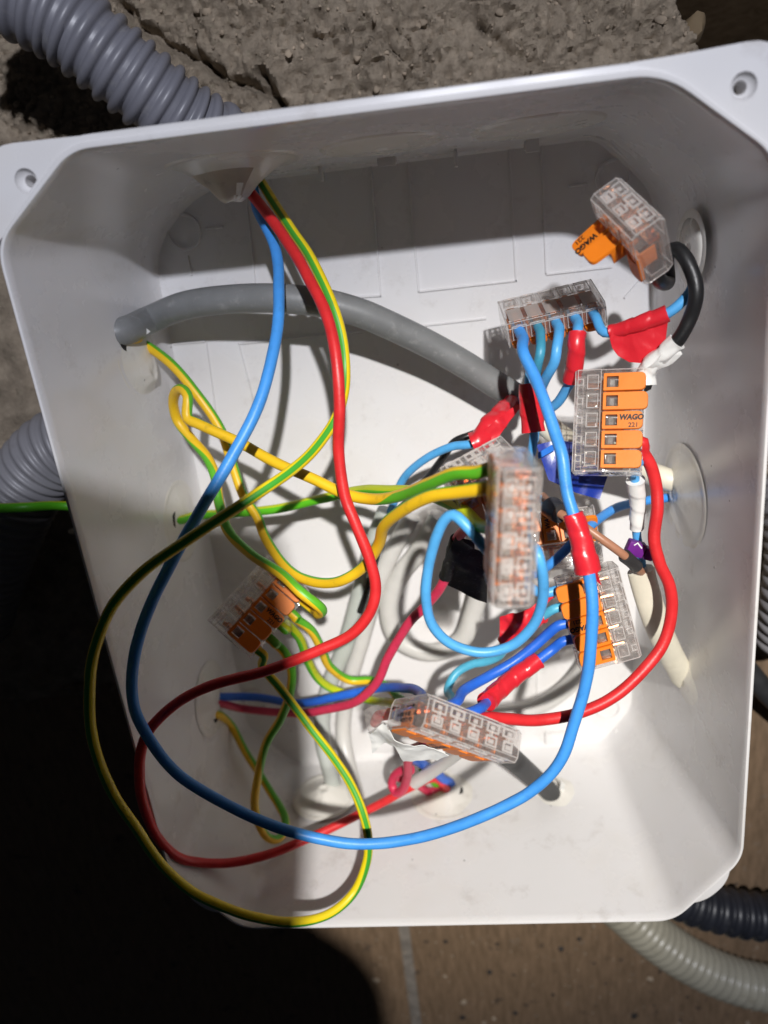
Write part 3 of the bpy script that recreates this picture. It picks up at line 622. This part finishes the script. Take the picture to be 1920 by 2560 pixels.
    if endtext:
        bm = bmesh.new(); B2 = Matrix(((0, 0, -1, -.004), (-1, 0, 0, 0), (0, 1, 0, 0), (0, 0, 0, 1)))     # right -> -y, up -> +z
        text_bm(bm, 'Cu 1,5/24', .15, B2@Matrix.Translation((-1.28, .56, 0))); text_bm(bm, '20 A 300 V', .15, B2@Matrix.Translation((-1.15, .40, 0)))
        text_bm(bm, 'ET', .14, B2@Matrix.Translation((-1.45, .40, 0))); text_bm(bm, '11', .16, B2@Matrix.Translation((-.72, .18, 0)))
        for s, c in ((1, -.18), (-1, -1.15)):
            m4 = B2@Matrix.Translation((c, .24, 0))
            a = [m4@Vector(p) for p in ((0, .06, 0), (s*.14, 0, 0), (0, -.06, 0), (-s*.28, .012, 0), (-s*.28, -.012, 0), (0, .012, 0), (0, -.012, 0))]
            vs = [bm.verts.new(p) for p in a]; bm.faces.new(vs[:3]); bm.faces.new((vs[5], vs[6], vs[4], vs[3]))
        link_bm('end_print', bm, M['ink'], t, M=MM)
    return t
connector('A', 'clear tilted connector with its orange levers flipped open, topmost in the box', opens={0: 78, 1: 88}, textlever=0, endtext=False)
connector('B', 'clear connector showing its open wire entries, under the tilted topmost one')
connector('C', 'upright clear connector with five closed orange levers beside the right wall', tips=[0, .01, .0, .12, .05])
connector('D', 'big blurred clear connector seen end-on, nearest the lens, green and yellow wires in it', endtext=False)
connector('E', 'small clear connector half hidden behind the nearest end-on connector, under red tape')
connector('F', 'clear connector with one raised orange lever, behind the brown wire', opens={0: 55}, endtext=False)
connector('G', 'clear five-lever connector crossed by the long blue wire, cream cable to its right', tips=[.12, .1, .02, -.02, -.02])
connector('H', 'shaded clear connector at the left with only green and yellow wires', tips=[0, 0, .05, .03, 0])
connector('I', 'clear connector showing its end print with crumpled white tape hanging under it')

# ------------------------------------------------------------------ wires and cables
ENT = {}
def PT(p):
    if isinstance(p, Vector): return p
    return at(*p)
def wire(pts, od, m, label, cat='wire', name='wire', g=None, group='insulated wires in the box', flat=1.0, wob=0.0, step=.12, segs=20, parts=(), copper=None):
    P = [PT(p) for p in pts]; path = catmull(P, step); bm = bmesh.new(); sd = len(P)*1.7+od*10; nn = len(path)
    if cat == 'wire':
        for i, p in enumerate(path): p += noise.noise_vector(p*.55+Vector((sd, 0, 0)))*.04*min(1, i/8, (nn-1-i)/8)
        wob = wob or .05
    gc = (lambda s: g[0]+(g[1]-g[0])*s) if g and not callable(g) else g
    tube(bm, path, od/2, segs, gcen=gc, flat=flat, wob=wob)
    o = link_bm(name, bm, M[m], smooth=50); tag(o, label, cat, group)
    for pr in parts: pr(o, path)
    return o
def child(name, bm, m, parent, label=None, smooth=50):
    c = link_bm(name, bm, m, parent, smooth=smooth)
    if label: c['label'] = label
    return c
def sub(path, p0, p1):
    a, b = PT(p0), PT(p1)
    i = min(range(len(path)), key=lambda k: (path[k]-a).length); j = min(range(len(path)), key=lambda k: (path[k]-b).length)
    if i > j: i, j = j, i
    return path[i:j+1]
def sleeve(p0, p1, r0, r1, m, name='tape', label=None, wob=.12, flat=1.0):
    def f(o, path):
        s = sub(path, p0, p1)
        if path.index(s[0]) > path.index(s[-1]): s = s[::-1]
        bm = bmesh.new(); A = PT(p0); fl = (s[0]-A).length > (s[-1]-A).length
        ra, rb = (r1, r0) if fl else (r0, r1)
        s = catmull(s[::3]+([s[-1]] if (len(s)-1) % 3 else []), .05) if len(s) > 6 else s
        tube(bm, s, lambda q: ra+(rb-ra)*q, 26, helix=(.03 if m.startswith('tape') else 0), wob=wob, flat=flat, seed=len(path)*.1); child(name, bm, M[m], o, label)
    return f
def sheet(poly, m, name='tape', label=None, z=None, crump=0.08, th=0.02, freq=1.4, bend=None):
    """a flap of tape: outline points (px,py,z), filled on a fine grid of triangles, crumpled, with thickness"""
    def f(o, path=None):
        P = [PT(p) for p in poly]; c = sum(P, Vector())/len(P); n = Vector()
        for i in range(len(P)): n += (P[i]-c).cross(P[(i+1) % len(P)]-c)
        n.normalize(); bm = bmesh.new(); vs = [bm.verts.new(p) for p in P]
        es = [bm.edges.new((vs[i], vs[(i+1) % len(vs)])) for i in range(len(vs))]
        bmesh.ops.triangle_fill(bm, use_beauty=True, edges=es)
        for _ in range(3): bmesh.ops.subdivide_edges(bm, edges=bm.edges[:], cuts=1, use_grid_fill=True); bmesh.ops.triangulate(bm, faces=bm.faces[:])
        for v in bm.verts: v.co += n*(crump*(noise.noise(v.co*freq)+.5*abs(noise.noise(v.co*freq*2.3+Vector((4, 2, 0))))))
        bmesh.ops.recalc_face_normals(bm, faces=bm.faces); bmesh.ops.solidify(bm, geom=bm.faces[:], thickness=th)
        if o is None: return link_bm(name, bm, M[m], smooth=60)
        return child(name, bm, M[m], o, label, smooth=60)
    return f
T = .34
wire([W('T', 625, 448, -1.0), W('T', 622, 440, .1), (632,470,2.1), (642,521,2.7), (683,608,3.7), (697,700,4.8), (697,787,5.8), (671,931,7.0), (631,1047,7.8), (567,1163,8.4), (509,1261,8.8), (451,1365,9.2), (382,1500,9.5), (336,1640,9.7), (334,1763,9.8), (370,1844,9.9), (440,1931,10), (532,1994,10), (637,2046,10), (781,2092,10), (914,2110,10), (1059,2092,10), (1232,2028,10), (1336,1970,9.9), (1400,1901,9.8), (1440,1800,9.6), (1474,1666,9.4), (1482,1521,9.2), (1475,1440,9.0), (1458,1370,8.8), (1434,1285,8.5), (1420,1235,8.3), (1406,1145,8.0), (1388,1087,7.6), (1359,1000,7.0), (1334,938,6.4), (1307,880,5.9)]+into('B', 4, 4),
     T, 'blue', 'long blue wire from the top hole looping round the bottom, red tape near its end',
     parts=[sleeve((1434,1280,8.5), (1472,1432,9), .26, .36, 'tape_red'), sheet([(1452,1405,9.1),(1492,1405,9.1),(1496,1440,8.9),(1502,1462,8.8),(1486,1448,8.8),(1472,1440,9.15)], 'tape_red')])
wire([W('T', 604, 450, -1.0), W('T', 600, 440, .1), (625,480,2.8), (666,532,3.6), (712,596,4.5), (764,683,5.6), (816,787,6.6), (842,903,7.3), (851,1018,7.6), (848,1134,7.6), (862,1238,7.8), (894,1319,8.0), (926,1406,8.2), (938,1470,8.3), (926,1526,8.4), (880,1584,8.5), (799,1624,8.6), (666,1676,8.7), (521,1717,8.8), (434,1763,8.9), (376,1821,9.1), (350,1890,9.15), (350,1966,9.1), (361,2015,9.0), (378,2060,8.8), (403,2102,8.6), (437,2137,8.3), (480,2155,7.9), (567,2158,7.3), (683,2132,6.6), (798,2083,5.8), (885,2043,5.1), (972,1999,4.2), (1024,1970,3.6), (1085,1945,3.0), W('B', 1130, 1982, -.3)],
     .335, 'red', 'long red wire from the top hole, looped left and back along the bottom')
wire([W('T', 645, 440, -1.0), W('T', 640, 432, .1), (655,460,2.0), (694,521,3.0), (735,584,4.0), (781,654,5.0), (830,760,5.8), (856,850,6.2), (864,920,6.5), (860,980,6.6), (839,1047,6.8), (787,1122,7.6), (723,1180,8.4), (637,1238,9.2), (521,1313,9.9), (417,1383,10.3), (347,1439,10.5), (278,1520,10.7), (237,1624,10.8), (224,1751,10.8), (237,1861,10.8), (278,1971,10.8), (334,2060,10.7), (404,2162,10.6), (480,2227,10.5), (549,2262,10.4), (636,2293,10.3), (740,2306,10), (827,2283,9.4), (885,2231,8.8), (917,2155,8.4), (921,2092,8.2), (908,2034,8), (879,1964,7.6), (827,1883,7.2), (769,1808,6.9), (700,1721,6.6), (655,1665,6.3)]+into('H', 0, 3),
     .31, 'yg_thin', 'long yellow wire with a thin green stripe looping out over the left rim', g=(0, 20))
wire([W('L', 300, 846, -1), W('L', 303, 846, .1), (359,859,2.0), (428,908,2.6), (492,983,3.0), (550,1070,3.2), (579,1157,3.4), (608,1238,3.7), (642,1290,4), (662,1342,4.4), (700,1400,5), (747,1440,5.7), (810,1458,6.5), (860,1450,7.0), (903,1423,7.2), (943,1365,7.8), (960,1313,8.6), (1018,1266,9.6), (1076,1240,10.2), (1140,1230,10.7), (1200,1222,11.2)]+[pole('D', 1, -3), pole('D', 1, 0), pole('D', 1, 5)],
     T, 'yg', 'yellow and green wire from the upper left hole dipping then rising to the nearest connector', g=(-95, -150))
wire([pole('H', 4, 5), pole('H', 4, -1), pole('H', 4, -5), (800,1534,6.9), (808,1528,7.2), (799,1516,7.5), (752,1480,7.5), (706,1436,7), (625,1383,6.2), (570,1325,5.6), (550,1261,5), (538,1192,4.5), (519,1146,4.1), (475,1094,3.6), (443,1050,3.4), (432,1007,3.6), (440,978,4), (458,974,4.4), (470,992,4.7), (468,1020,4.8), (470,1045,4.9), (492,1056,5.0), (521,1070,5.1), (596,1105,5.4), (694,1157,6), (770,1192,6.5), (868,1235,7.0), (926,1247,7.4), (1000,1240,8.4), (1076,1208,9.6), (1140,1183,10.4), (1200,1178,11.0), pole('D', 0, -3), pole('D', 0, 0), pole('D', 0, 5)],
     T, 'yg', 'yellow and green wire with a tight hook loop by the left wall', g=lambda s: 95 if s < .25 else (95-230*(s-.25)/.2 if s < .45 else (-135-45*(s-.45)/.3 if s < .75 else -180-180*min(1, (s-.75)/.06))))
wire([(-80,1275,4.2), (60,1268,4.2), (165,1266,3.2), W('L', 420, 1303, -.6), W('L', 440, 1301, .05), (492,1288,1.9), (579,1283,2.5), (694,1273,3.0), (810,1247,3.6), (885,1229,4.5), (960,1226,6), (1050,1230,7.5), (1105,1250,8.4), (1163,1278,9.4), (1200,1315,10.4)]+[pole('D', 3, -4), pole('D', 3, 0), pole('D', 3, 5)],
     T, 'lime', 'lime green wire coming through the left wall from outside', g=(10, 95))
wire([W('L', 530, 1756, -1), W('L', 541, 1758, .05), (608,1772,1.9), (723,1783,2.8), (839,1769,4.2), (903,1746,4.9), (943,1705,5.1), (966,1652,5.2), (995,1600,5.3), (1030,1548,5.6), (1058,1521,5.8), (1105,1462,6.4), (1125,1410,6.7), (1145,1347,7.1)]+into('E', 0, 3),
     .33, 'crimson', 'crimson wire from the lower left hole up to the black tape flap',
     parts=[sleeve((1116,1440,6.5), (1148,1345,7.1), .2, .2, 'tape_black'), sheet([(1139,1342,7.4),(1150,1345,7.45),(1187,1351,7.3),(1187,1372,7.2),(1223,1387,7.2),(1219,1450,6.9),(1217,1508,6.6),(1160,1482,6.5),(1099,1456,6.5),(1105,1420,6.7),(1117,1387,7.0)], 'tape_black', crump=.12, freq=.8)])
wire([W('L', 530, 1740, -1), W('L', 541, 1741, .05), (637,1743,1.9), (741,1757,2.8), (839,1743,3.9), (943,1721,4.4), (983,1719,5.2), (1036,1726,7.0), (1055,1745,8.4)]+into('I', 0, 3), .33, 'deep_blue', 'royal blue wire from the lower left hole behind the crimson one')
wire([W('L', 522, 1775, -1), W('L', 535, 1785, .05), (579,1815,1.6), (613,1879,2.2), (654,1942,2.9), (700,2018,3.8), (713,2050,4.4), (711,2078,4.9), (694,2098,5.4), (668,2092,5.6), (645,2055,5.6), (636,2010,5.6), (643,1947,5.6), (665,1860,5.5), (700,1797,5.4), (723,1733,5.4), (728,1675,5.4), (711,1630,5.4), (690,1610,5.3)]+into('H', 1, 3),
     .33, 'yg', 'yellow and green wire hanging in a narrow loop at the lower left', g=(-170, 90))
wire(into('H', 2, 3)[::-1]+[(715,1560,5.0), (746,1592,4.6), (769,1650,4.0), (804,1704,3.2), (850,1730,2.8), (926,1750,3.2), (985,1758,6), (1010,1775,8)]+into('I', 0, 2)[:1], .33, 'lime', 'lime and green wire curving from the shaded connector, left of its pair', g=(60, 140))
wire(into('H', 3, 3)[::-1]+[(740,1545,5.5), (775,1572,5.1), (804,1624,4.5), (828,1670,3.9), (874,1700,3.4), (931,1701,3.5), (966,1716,4.0), (998,1745,5.5), (1030,1770,8)]+into('I', 1, 2)[:1], .33, 'yg', 'yellow wire with green underside curving from the shaded connector, right of its pair', g=(-100, -120))
wire([pole('F', 4, 4), pole('F', 4, -2), (1290,1400,8.6), (1240,1395,10.2), (1208,1363,10.4), (1169,1318,10.4), (1135,1288,10.2), (1115,1297,10.1), (1093,1336,10), (1070,1417,9.8), (1063,1492,9.7), (1082,1561,9.6), (1128,1608,9.6), (1203,1631,9.6), (1278,1613,9.6), (1330,1567,9.7), (1354,1509,9.9), (1358,1434,10.2), (1345,1385,10.2), (1320,1350,9.2), pole('F', 3, -3), pole('F', 3, 3)],
     .29, 'sky', 'light blue wire hanging in a round loop under the nearest connector')
wire([(1290,1000,2.1), (1250,1040,3.8), (1190,1106,4.5), (1134,1116,4.2), (1076,1139,3.8), (1029,1174,3.4), (1003,1208,3.1), (985,1255,2.7), (972,1290,2.4)], .28, 'sky', 'blue wire arching left out of a red tape wrap at the grey cable end',
     parts=[sleeve((1300,1000,2.5), (1186,1108,4.5), .27, .36, 'tape_red', wob=.35), sheet([(1290,1012,4),(1308,1008,4),(1268,1062,4.6),(1232,1112,4.7),(1196,1116,4.8),(1190,1130,4.7),(1185,1100,4.8),(1240,1050,4.6)], 'tape_red', crump=.15)])
wire([(1285,1003,1.8), (1230,1065,3.0), (1174,1087,3.5), (1135,1103,3.4), (1105,1145,3), (1076,1185,2.7), (1047,1220,2.4), (1000,1270,2.2), (968,1300,2.3), (952,1350,2.7), (935,1420,2.6), (900,1530,2.5)], .26, 'black', 'thin black wire arching behind the blue one to the pale cable')
wire([W('L', 292, 832, -1.2), W('L', 304, 829, 0), (376,798,1.8), (463,764,2.4), (579,748,2.9), (694,746,3.2), (805,757,3.2), (897,781,3), (960,807,2.8), (1076,863,2.4), (1163,912,2.2), (1238,960,2), (1288,990,1.9)], .93, 'grey', 'thick dark grey cable arching across the box from the left wall', cat='cable', name='cable', group='sheathed cables', segs=32,
     parts=[sheet([(308,836,2.3),(316,818,2.8),(332,811,3.0),(350,812,3.0),(375,830,2.8),(364,838,2.8),(350,832,2.8),(340,848,2.6),(322,842,2.4)], 'tape_white', name='torn_plug', label='torn white scrap', crump=.1), sleeve((1276,983,1.95), (1292,993,1.9), .40, .30, 'rubber', name='inner_sheath', wob=0)])
wire(into('B', 3, 3)[::-1]+[(1351,880,5.6), (1343,915,5.5), (1335,960,4.8), (1322,1000,3.5), (1295,1000,2)], .29, 'teal', 'short dusty teal wire in the second entry of the upper connector')
wire(into('B', 2, 3)[::-1]+[(1391,870,5.6), (1386,905,5.6), (1365,944,5.2), (1345,985,4.3), (1320,1010,3.2), (1290,1000,2.1)], .31, 'sky', 'blue wire in the middle entry of the upper connector')
wire(into('B', 1, 3)[::-1]+[(1444,840,5.5), (1440,892,5.5), (1431,950,5.2), (1420,970,5), (1394,1008,4.6), (1362,1031,4.2), (1340,1060,3.8), (1335,1100,3.4)], .31, 'sky', 'blue wire with a red taped top going down from the upper connector',
     parts=[sleeve((1447,832,5.4), (1431,955,5.2), .24, .26, 'tape_red')])
wire(into('B', 0, 3)[::-1]+[(1512,832,5.4), (1540,829,5.5), (1600,807,5.8), (1669,782,6), (1706,753,6.1), (1730,722,6.1), (1738,690,6.0)], .29, 'sky', 'blue wire with a hanging red tape flag at the upper right',
     parts=[sleeve((1530,831,5.5), (1669,782,6), .19, .24, 'tape_red'), sheet([(1530,826,5.7),(1570,815,5.8),(1620,800,6),(1668,782,6.2),(1670,800,6.2),(1664,850,6.1),(1645,885,6.0),(1626,903,5.9),(1600,908,5.9),(1573,906,5.8),(1545,890,5.7),(1530,870,5.7),(1524,848,5.7)], 'tape_red', crump=.12, freq=1.0)])
wire([pole('A', 2, 4), pole('A', 2, -1), pole('A', 2, -5), (1672,700,5.2), (1668,640,5.6), (1690,622,6.0), (1714,645,6.3), (1735,690,6.5), (1741,736,6.6), (1726,793,6.5), (1692,855,6.4), (1655,890,6.2), (1618,925,6.0)]+into('C', 4, .5), .40, 'black', 'thick black wire hooking down the right wall, white tape at its end',
     parts=[sleeve((1694,850,6.4), pole('C', 4, -.5), .24, .25, 'tape_white', wob=.3), sheet([(1690,858,6.6),(1706,885,6.5),(1680,908,6.3),(1640,925,6.2),(1612,938,6.2),(1612,925,6.3),(1650,895,6.5)], 'tape_white', crump=.12)])
wire([(1325,925,4.8), (1322,958,5), (1328,1010,5.1), (1331,1060,5.2), (1333,1092,5.3), (1326,1140,5.2), (1312,1180,5), (1310,1230,4.8), pole('F', 2, -4), pole('F', 2, 3)], .28, 'sky', 'short blue wire in a straight red tape sleeve in the middle of the box',
     parts=[sleeve((1322,958,5), (1332,1085,5.2), .30, .35, 'tape_red', wob=.1, flat=.8)])
wire(into('C', 1, .3)[::-1]+[(1608,1130,6.7), (1625,1164,6.7), (1640,1220,6.7), (1643,1270,6.8), (1635,1347,6.9), (1649,1405,7.0), (1674,1463,7.1), (1681,1532,7.2), (1660,1608,7.4), (1608,1677,7.7), (1539,1741,8), (1452,1781,8.3), (1348,1800,8.6), (1261,1797,9.0), (1215,1795,9.3)]+into('I', 3, 3), .36, 'red', 'bright red wire bowing down the right side from the upright connector')
wire([pole('C', 0, 6), pole('C', 0, 1, 2), (1588,1172,6.5), (1588,1200,6.3), (1595,1250,6.1), (1592,1322,6), (1594,1346,5.9), (1603,1382,5.8), (1606,1420,5.7), (1612,1450,5.6)], .27, 'sky', 'blue wire in a white sleeve under the upright connector',
     parts=[sleeve((1585,1188,6.2), (1592,1322,6), .27, .19, 'tape_white', wob=.06)])
wire([(1602,1425,5.9), (1612,1465,5.8), (1632,1530,5.6), (1660,1600,5.2), (1692,1663,4.6), W('R', 1712, 1702, -.1), W('R', 1722, 1720, -.8)], .86, 'cream', 'flat cream cable entering the lower right wall', cat='cable', name='cable', group='sheathed cables', flat=.62, segs=28)
wire([pole('F', 2, -6), (1395,1281,5.9), (1452,1312,6.5), (1510,1353,6.8), (1560,1391,6.8), (1590,1416,6.4), (1604,1432,6.0)], .27, 'brown', 'brown wire with black sleeves at both ends running down to the right',
     parts=[sleeve((1330,1215,5.6), (1404,1284,5.9), .36, .33, 'rubber', name='sleeve', wob=.1), sleeve((1560,1391,6.8), (1588,1414,6.4), .21, .21, 'rubber', name='sleeve', wob=.1)])
wire([W('R', 1692, 1243, -.8), W('R', 1680, 1243, .05), (1626,1249,3.0), (1562,1262,3.8), (1510,1289,4.8), (1469,1320,6.0), (1423,1365,6.6), (1388,1399,6.6), (1359,1422,6.4), (1325,1440,6)], .30, 'blue', 'blue wire crossing from the right wall hole down to the left under the brown one')
wire([W('R', 1702, 1206, -.8), W('R', 1688, 1202, 0), (1640,1188,2.9), (1590,1168,3.2), (1530,1150,3.4), (1470,1130,3.4), (1400,1090,3.4), (1352,1050,3.2)], .78, 'cream', 'cream cable behind the upright connector with dark blue tape on it', cat='cable', name='cable', group='sheathed cables', segs=28,
     parts=[sheet([(1342,1112,4.6),(1392,1100,4.5),(1450,1108,4.4),(1490,1150,4.5),(1521,1191,4.7),(1501,1249,4.9),(1440,1232,4.9),(1370,1200,4.9)], 'tape_blue', crump=.15, freq=.7), sheet([(1345,1132,5.0),(1388,1108,4.95),(1390,1124,4.95),(1346,1148,5.0)], 'tape_lblue', crump=.02)])
wire(into('G', 0, 3)[::-1]+[(1345,1482,6.8), (1310,1450,7.0), (1300,1400,6.8)], .31, 'sky', 'short light blue wire stub in the top entry of the lower right connector')
wire(into('G', 1, 3)[::-1]+[(1358,1540,6.7), (1320,1562,6.5), (1275,1595,6.2), (1246,1640,5.8), (1215,1652,5.6), (1180,1660,5.5), (1140,1685,5.6), (1120,1723,6.0), (1134,1750,7.2), pole('I', 1, -6), pole('I', 1, 0)], .30, 'cyan', 'cyan wire from under crumpled red tape curling back to the bottom connector',
     parts=[sleeve((1372,1535,6.6), (1262,1610,6.2), .24, .3, 'tape_red', wob=.4), sheet([(1390,1488,6.7),(1368,1510,6.9),(1359,1535,7.0),(1361,1556,7.0),(1300,1580,7.0),(1249,1612,6.8),(1249,1545,6.8),(1290,1535,7.0),(1330,1520,7.0),(1350,1500,6.9)], 'tape_red', crump=.25, freq=1.6)])
wire(into('G', 2, 3)[::-1]+[(1375,1580,6.9), (1342,1610,6.95), (1284,1654,7.1), (1215,1694,7.5), (1160,1727,8.2), (1142,1755,9.0)]+into('I', 1, 3), .33, 'deep_blue', 'royal blue wire without tape between the two lower connectors')
wire(into('G', 3, 3)[::-1]+[(1385,1622,7.0), (1348,1650,7.2), (1272,1703,7.7), (1215,1755,8.6), (1196,1772,9.2)]+into('I', 2, 3), .32, 'deep_blue', 'royal blue wire in a straight red tape sleeve between the two lower connectors',
     parts=[sleeve((1345,1654,7.1), (1214,1746,8.6), .255, .30, 'tape_red', wob=.08), sheet([(1245,1710,8.3),(1250,1735,8.4),(1222,1752,8.6),(1192,1748,8.7),(1205,1736,8.7)], 'tape_red', crump=.06)])
wire([(1060,1860,8), (1024,1880,6.6), (1019,1915,5.8), (1018,1945,5.3), (1008,1975,5.0), (992,1982,4.8), (982,1965,4.6), (988,1940,4.6), (1010,1925,4.8), (1030,1925,5)], .34, 'crimson', 'crimson wire bent in a small hook below the bottom connector')
wire([W('B', 1125, 1990, -.6), W('B', 1115, 1988, .3), (1075,1978,2.6), (1045,1964,3.2), (1000,1945,4.0)], .33, 'crimson', 'short crimson wire at the bottom wall hole')
wire([W('B', 1138, 1980, -.6), W('B', 1128, 1974, .3), (1110,1950,2.8), (1092,1932,3.4), (1050,1905,4.6), (1020,1890,5.8)], .38, 'deep_blue', 'short blue wire at the bottom wall hole')
wire([W('B', 1125, 1982, -.6), W('B', 1108, 1976, .3), (1090,1960,2.6), (1076,1945,3.1), (1055,1925,3.8)], .28, 'lime', 'short green wire at the bottom wall hole', g=(0, 0))
wire([(1036,1957,4.6), (1075,1932,5.0), (1116,1902,5.6), (1170,1860,6.6)], .5, 'white_sheath', 'white sleeved cable end under the bottom connector', cat='cable', name='cable', group='sheathed cables')
wire([W('B', 1398, 2008, -1.2), W('B', 1380, 1990, 0), (1340,1950,3.7), (1290,1905,5.4), (1240,1865,7), (1190,1830,8)], .80, 'rubber', 'thick black cable through the torn membrane at the lower right', cat='cable', name='cable', group='sheathed cables', segs=28,
     parts=[sheet([(1338,1985,2.9),(1352,1980,3.0),(1366,2000,2.7),(1374,2008,2.7),(1368,2014,2.7),(1352,2006,2.8)], 'tape_white', name='torn_edge', label='torn white membrane edge'), sheet([(1402,1950,3.2),(1412,1962,3.0),(1410,1985,2.8),(1395,2005,2.6),(1398,1985,2.7)], 'tape_white', name='torn_edge', label='torn white membrane edge')])
wire([W('B', 842, 1985, -.8), W('B', 834, 1965, .1), (818,1900,2.3), (808,1860,2.1), (806,1790,1.9), (826,1705,1.9), (862,1618,2), (903,1474,2.2), (926,1387,2.3), (952,1312,2.4), (966,1278,2.5)], .70, 'pale', 'pale grey cable standing up from the bottom wall', cat='cable', name='cable', group='sheathed cables', segs=28)
wire([(1100,1290,1.4), (1045,1380,1.1), (1000,1440,.9), (972,1521,.8), (995,1596,.8), (1076,1631,.9), (1151,1602,1), (1186,1521,1.1), (1210,1430,1.4), (1230,1350,2)], .78, 'white_sheath', 'white cable curled in a round loop on the back panel', cat='cable', name='cable', group='sheathed cables', segs=28)
wire([(1140,1790,.7), (1250,1785,.7), (1340,1768,.7), (1410,1725,.7), (1463,1665,.8), (1500,1590,1), (1510,1500,1.2)], .7, 'white_sheath', 'white cable curving on the back panel at the lower right', cat='cable', name='cable', group='sheathed cables', segs=28)
wire([(1030,1290,1.0), (985,1370,.9), (945,1460,.8), (905,1600,.6), (872,1716,.6), (858,1832,.8), (872,1920,1.6), W('B', 890, 1985, .1), W('B', 900, 2005, -.8)], .7, 'white_sheath', 'white cable beside the pale grey one', cat='cable', name='cable', group='sheathed cables', segs=28)
wire([(938,1806,8.7), (946,1790,9.0), (966,1785,9.4), pole('I', 0, -2, 1.5)], .34, 'red', 'short red wire stub poking from under the bottom connector')
sheet([(908,1787,9.3),(935,1775,9.4),(972,1768,9.8),(970,1785,9.8),(955,1812,9.4),(925,1835,9.1),(918,1808,9.2)], 'film', name='tape')
tp = sheet([(920,1832,9.3),(940,1818,9.5),(962,1810,9.7),(985,1845,9.8),(1010,1858,9.8),(1060,1872,9.6),(1122,1890,9.4),(1092,1903,9.2),(1040,1902,9.1),(1008,1908,9.0),(1000,1880,9.2),(986,1866,9.3),(962,1860,9.3),(932,1880,9.0),(926,1856,9.2)], 'tape_white', name='tape', crump=.16, freq=1.1)(None)
tag(tp, 'crumpled white tape hanging under the bottom connector', 'tape')
sheet([(906,1785,9.6),(930,1774,9.7),(972,1766,9.9),(970,1785,9.9),(955,1812,9.6),(925,1835,9.4),(916,1808,9.4)], 'film', name='clear_film', crump=.25, freq=2)(tp)

# purple wire marker
c = at(1590, 1370, 6.15); ax = (at(1606,1390,6.1)-at(1598,1350,6.1)).normalized()
Rm = Matrix.Translation(c)@Matrix.Rotation(math.radians(-22), 4, 'Z')
mk = empty('wire_marker', c-Vector((0, 0, .2)), 'purple clip-on wire marker with a white letter near the cream cable', 'wire marker')
bm = bmesh.new(); box(bm, -.34, .22, -.22, .26, -.08, .26, bevel=.08); box(bm, .26, .58, -.24, .16, -.15, .2, bevel=.07); link_bm('marker_body', bm, M['purple'], mk, M=Rm)
bm = bmesh.new(); text_bm(bm, 'L', .36, Matrix.Translation((-.06, .15, .264))@Matrix.Rotation(math.radians(-125), 4, 'Z')@Matrix.Translation((-.1, -.13, 0)), bold=.004); link_bm('marker_letter', bm, M['print_white'], mk, M=Rm)

# ------------------------------------------------------------------ corrugated conduits outside the box
def conduit(pts, R, pitch, depth, m, label, duty=.62, cat='conduit', round_=True):
    P = catmull([PT(p) for p in pts], .035 if pitch < .5 else .04); L = [0]
    for a, b in zip(P, P[1:]): L.append(L[-1]+(b-a).length)
    bm = bmesh.new(); tot = L[-1]
    def rad(s):
        u = (s*tot/pitch+.10*noise.noise(Vector((s*tot*.7, R, 0)))) % 1
        if u < duty: return R-depth+depth*math.sin(math.pi*u/duty)**.45
        return R-depth
    tube(bm, P, rad, 40)
    return tag(link_bm('conduit', bm, M[m], smooth=70), label, cat, 'corrugated conduits around the box')
conduit([(-120,-110,4.5), (0,-35,4.6), (159,55,4.4), (344,205,3.8), (475,310,3.1), (590,400,2.4), (640,440,2.0)][:5]+[(545,352,2.6), (600,400,1.6)], 1.18, .47, .17, 'conduit', 'big dark grey corrugated conduit lying on the mortar at the top left')
conduit([(-60,1560,1.0), (-20,1420,1.4), (28,1290,1.8), (80,1190,2.0), (150,1120,2.1), (250,1085,2.1), (330,1080,2.1)], 1.45, .42, .15, 'conduit_light', 'light grey corrugated conduit bending behind the left rim')
conduit([(1600,2190,.6), (1683,2235,.9), (1750,2262,1.0), (1850,2285,1.0), (1960,2300,1.0), (2080,2330,.9)], 1.08, .62, .18, 'conduit_black', 'black corrugated conduit at the bottom right', duty=.75)
conduit([(1480,2210,.0), (1560,2275,.1), (1640,2345,.1), (1740,2410,.1), (1850,2455,.1), (1980,2480,.1)], 1.12, .46, .12, 'conduit_cream', 'translucent cream corrugated conduit below the black one', duty=.8)
conduit([(1960,1180,1.5), (1990,1280,2.0), (2000,1380,2.2), (1985,1500,2), (1960,1600,1.2)], 1.2, .5, .15, 'conduit_light', 'light corrugated conduit just showing at the right rim')
wire([(1800,1600,.6), (1860,1665,.8), (1915,1730,.8), (1990,1800,.6)], .9, 'rubber', 'dark cable outside the right rim', cat='cable', name='cable', group='sheathed cables')

# ------------------------------------------------------------------ unseen slab added behind the lens, outlined to shade the lower left
ZP = 31.0
outl = [Vector(p) for p in ((-11.5, 16.9), (-4.7, 16.45), (1.55, 15.75), (1.75, 12.5), (1.45, 8.5), (.85, 5.5), (.55, 3.4), (1.0, 2.85), (1.75, 2.1), (2.2, 1.3), (2.48, .2), (2.5, -6), (-12, -6))]
op = rounded(outl, [.8, 1.5, .8, 1, 1, 1, .3, .4, .4, .5, .6, 1, 1], 5)
bm = bmesh.new(); a = [bm.verts.new((p.x, p.y, ZP)) for p in op]; b = [bm.verts.new((p.x, p.y, ZP+.8)) for p in op]
bm.faces.new(a); bm.faces.new(b[::-1])
for i in range(len(a)): bm.faces.new((a[i], a[(i+1) % len(a)], b[(i+1) % len(a)], b[i]))
bmesh.ops.recalc_face_normals(bm, faces=bm.faces)
tag(link_bm('shadow_blocker', bm, M['blocker']), 'unseen dark slab shaped to shade the lower left, standing in for a held device', 'shadow_blocker')
